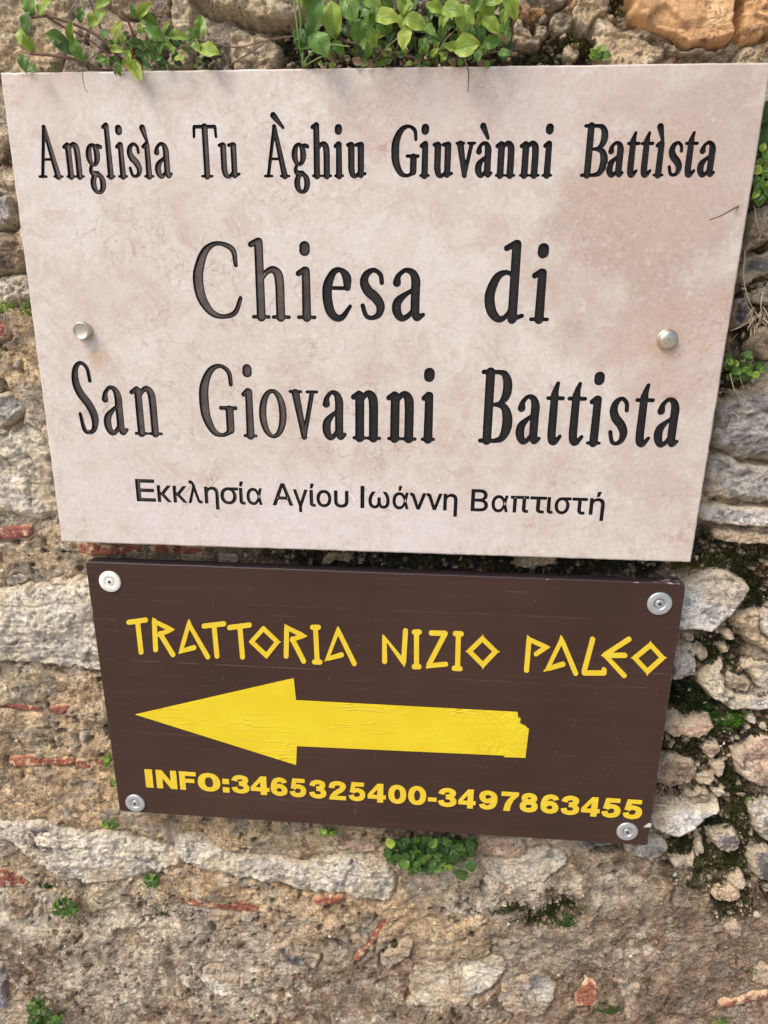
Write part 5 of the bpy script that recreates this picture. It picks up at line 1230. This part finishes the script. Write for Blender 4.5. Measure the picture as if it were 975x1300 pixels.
twig([(822,1018,-.016),(836,1022,-.022),(862,1024,-.024)], .0005, M_twigl, 'straight pale straw on the white stone right of the board')
twig([(826,1035,-.018),(829,1046,-.02),(832,1052,-.02)], .0004, M_twigl, 'tiny pale straw at the lower right edge of the board')
def rootlets(u, v, n, ru, rv, label, mat=M_twigl, r_=.0004):
    org = pw(u, v, -.012); o = empty('dry_rootlets', org, label, 'roots')
    for _ in range(n):
        a = (u + rl.uniform(-ru, ru), v + rl.uniform(-rv, rv), rl.uniform(-.02, -.012)); b = (a[0] + rl.uniform(-8, 8), a[1] + rl.uniform(4, 14), rl.uniform(-.026, -.016)); c = (b[0] + rl.uniform(-6, 6), b[1] + rl.uniform(2, 10), rl.uniform(-.024, -.014))
        tube('rootlet', pxs([a, b, c]), [r_, r_, r_ * .5], mat, o, org, 4, 3)
rootlets(962, 402, 34, 10, 14, 'tangle of dry tan rootlets right of the plaque')
rootlets(844, 1000, 22, 12, 6, 'tangle of dark rootlets at the lower right edge of the board', M_twig)
rootlets(958, 1125, 22, 5, 14, 'bundle of grey rootlets at the lower right edge of the picture', M_twig)

# ------------------------------------------------------------------ moss
MOSS = [(870,955,26,10,500,(54,52,26)),(915,1000,10,16,400,(58,58,28)),(900,1045,26,8,500,(50,56,24)),(938,1098,18,12,500,(66,64,30)),(880,1120,28,8,400,(70,68,34)),(925,815,14,14,400,(50,52,24)),(935,985,12,26,500,(62,60,28)),(925,715,30,16,600,(58,60,28)),(950,745,16,20,400,(54,54,26)),(870,705,30,6,400,(70,72,32)),(640,1150,26,6,260,(70,72,38)),(690,1165,40,10,300,(74,78,40)),(215,1150,30,14,160,(84,84,46)),(110,1165,40,12,200,(88,86,48)),(880,885,36,18,1500,(40,52,22)),(862,875,20,12,500,(36,44,20)),(925,912,26,13,1300,(78,112,34)),(905,905,18,12,700,(52,74,26)),(905,925,14,18,400,(56,66,26)),(680,1160,12,5,220,(58,72,28)),(700,1156,12,6,240,(46,58,24)),(722,1146,8,6,220,(44,58,26)),
        (716,1166,15,6,320,(62,92,34)),(655,1148,16,5,180,(58,58,30)),(865,1075,22,12,520,(52,56,24)),(905,1100,30,18,620,(74,72,34)),(890,1120,20,12,300,(70,68,32)),(60,1125,14,4,200,(66,82,36)),(770,1280,16,6,240,(72,94,38)),
        (905,835,14,22,420,(48,52,22)),(930,850,12,10,200,(58,60,26)),(955,760,14,30,420,(56,54,28)),(905,712,36,10,360,(96,88,40)),(870,718,18,6,300,(104,96,38)),(960,705,16,10,200,(60,58,30)),(890,950,24,8,260,(60,54,28)),(935,1020,14,30,420,(64,64,28)),
        (950,1060,12,14,160,(66,66,30)),(945,1140,14,12,260,(64,70,32)),(920,1160,20,10,220,(74,68,34)),(500,700,70,9,420,(44,44,24)),(640,702,120,10,900,(40,44,22)),(780,712,60,5,340,(48,50,24)),(730,60,28,14,360,(86,80,36)),(700,45,18,14,200,(74,68,32)),
        (785,18,7,12,120,(98,92,40)),(945,48,6,4,60,(84,110,40)),(25,1290,16,16,200,(110,108,50)),(206,1158,8,5,80,(70,76,34)),(785,1250,8,4,60,(70,76,34)),(500,1200,5,8,70,(64,70,34)),(488,1214,5,6,60,(60,66,34)),(960,1235,20,4,90,(82,84,44)),(968,300,10,26,200,(70,76,36))]
mv, mf, mc = [], [], []; nb_ = 0
for (u, v, ru, rv, n, c0) in MOSS:
    n = int(n * 3.2); k = np.sqrt(rp.rand(n)); a = rp.rand(n) * 6.283; uu = u + ru * k * np.cos(a) * (0.8 + .4 * rp.rand(n)); vv = v + rv * k * np.sin(a) * (0.8 + .4 * rp.rand(n))
    x, z = px2w(uu, vv, 0.0); keep = fbm(x, z, 120, 3, 71) > (0.30 if n > 1300 else 0.42); x, z = x[keep], z[keep]; k = k[keep]; n = len(x)
    h = hsample(x, z) + (1 - k) * (0.006 if n > 900 else 0.003) * (0.4 + 1.2 * fbm(x, z, 150, 2, 72))
    L = rp.uniform(.0012, .0028, n); d3 = rp.randn(n, 3) * 0.6 + np.array([0, -1, .35]); d3 /= np.linalg.norm(d3, axis=1)[:, None]
    sd_ = np.cross(d3, rp.randn(n, 3)); sd_ /= np.linalg.norm(sd_, axis=1)[:, None]
    o3 = np.stack([x, -h + .0006, z], 1); W3 = sd_ * (L * 0.28)[:, None]; mid_ = o3 + d3 * (L * .5)[:, None]
    V = np.stack([o3, mid_ - W3, o3 + d3 * L[:, None], mid_ + W3], 1).reshape(-1, 3); F = np.arange(n * 4).reshape(-1, 4) + nb_; nb_ += n * 4
    col = np.repeat(alb(*c0) * rp.uniform(.55, 1.5, (n, 1)), 4, 0); mv.append(V); mf.append(F); mc.append(col)
o = link('moss', mesh_np('moss', np.concatenate(mv), np.concatenate(mf), False, np.concatenate(mc)), M_moss)
base(o, 'moss', 'dark green and olive moss in the joints of the wall', 'moss', None, 'stuff')
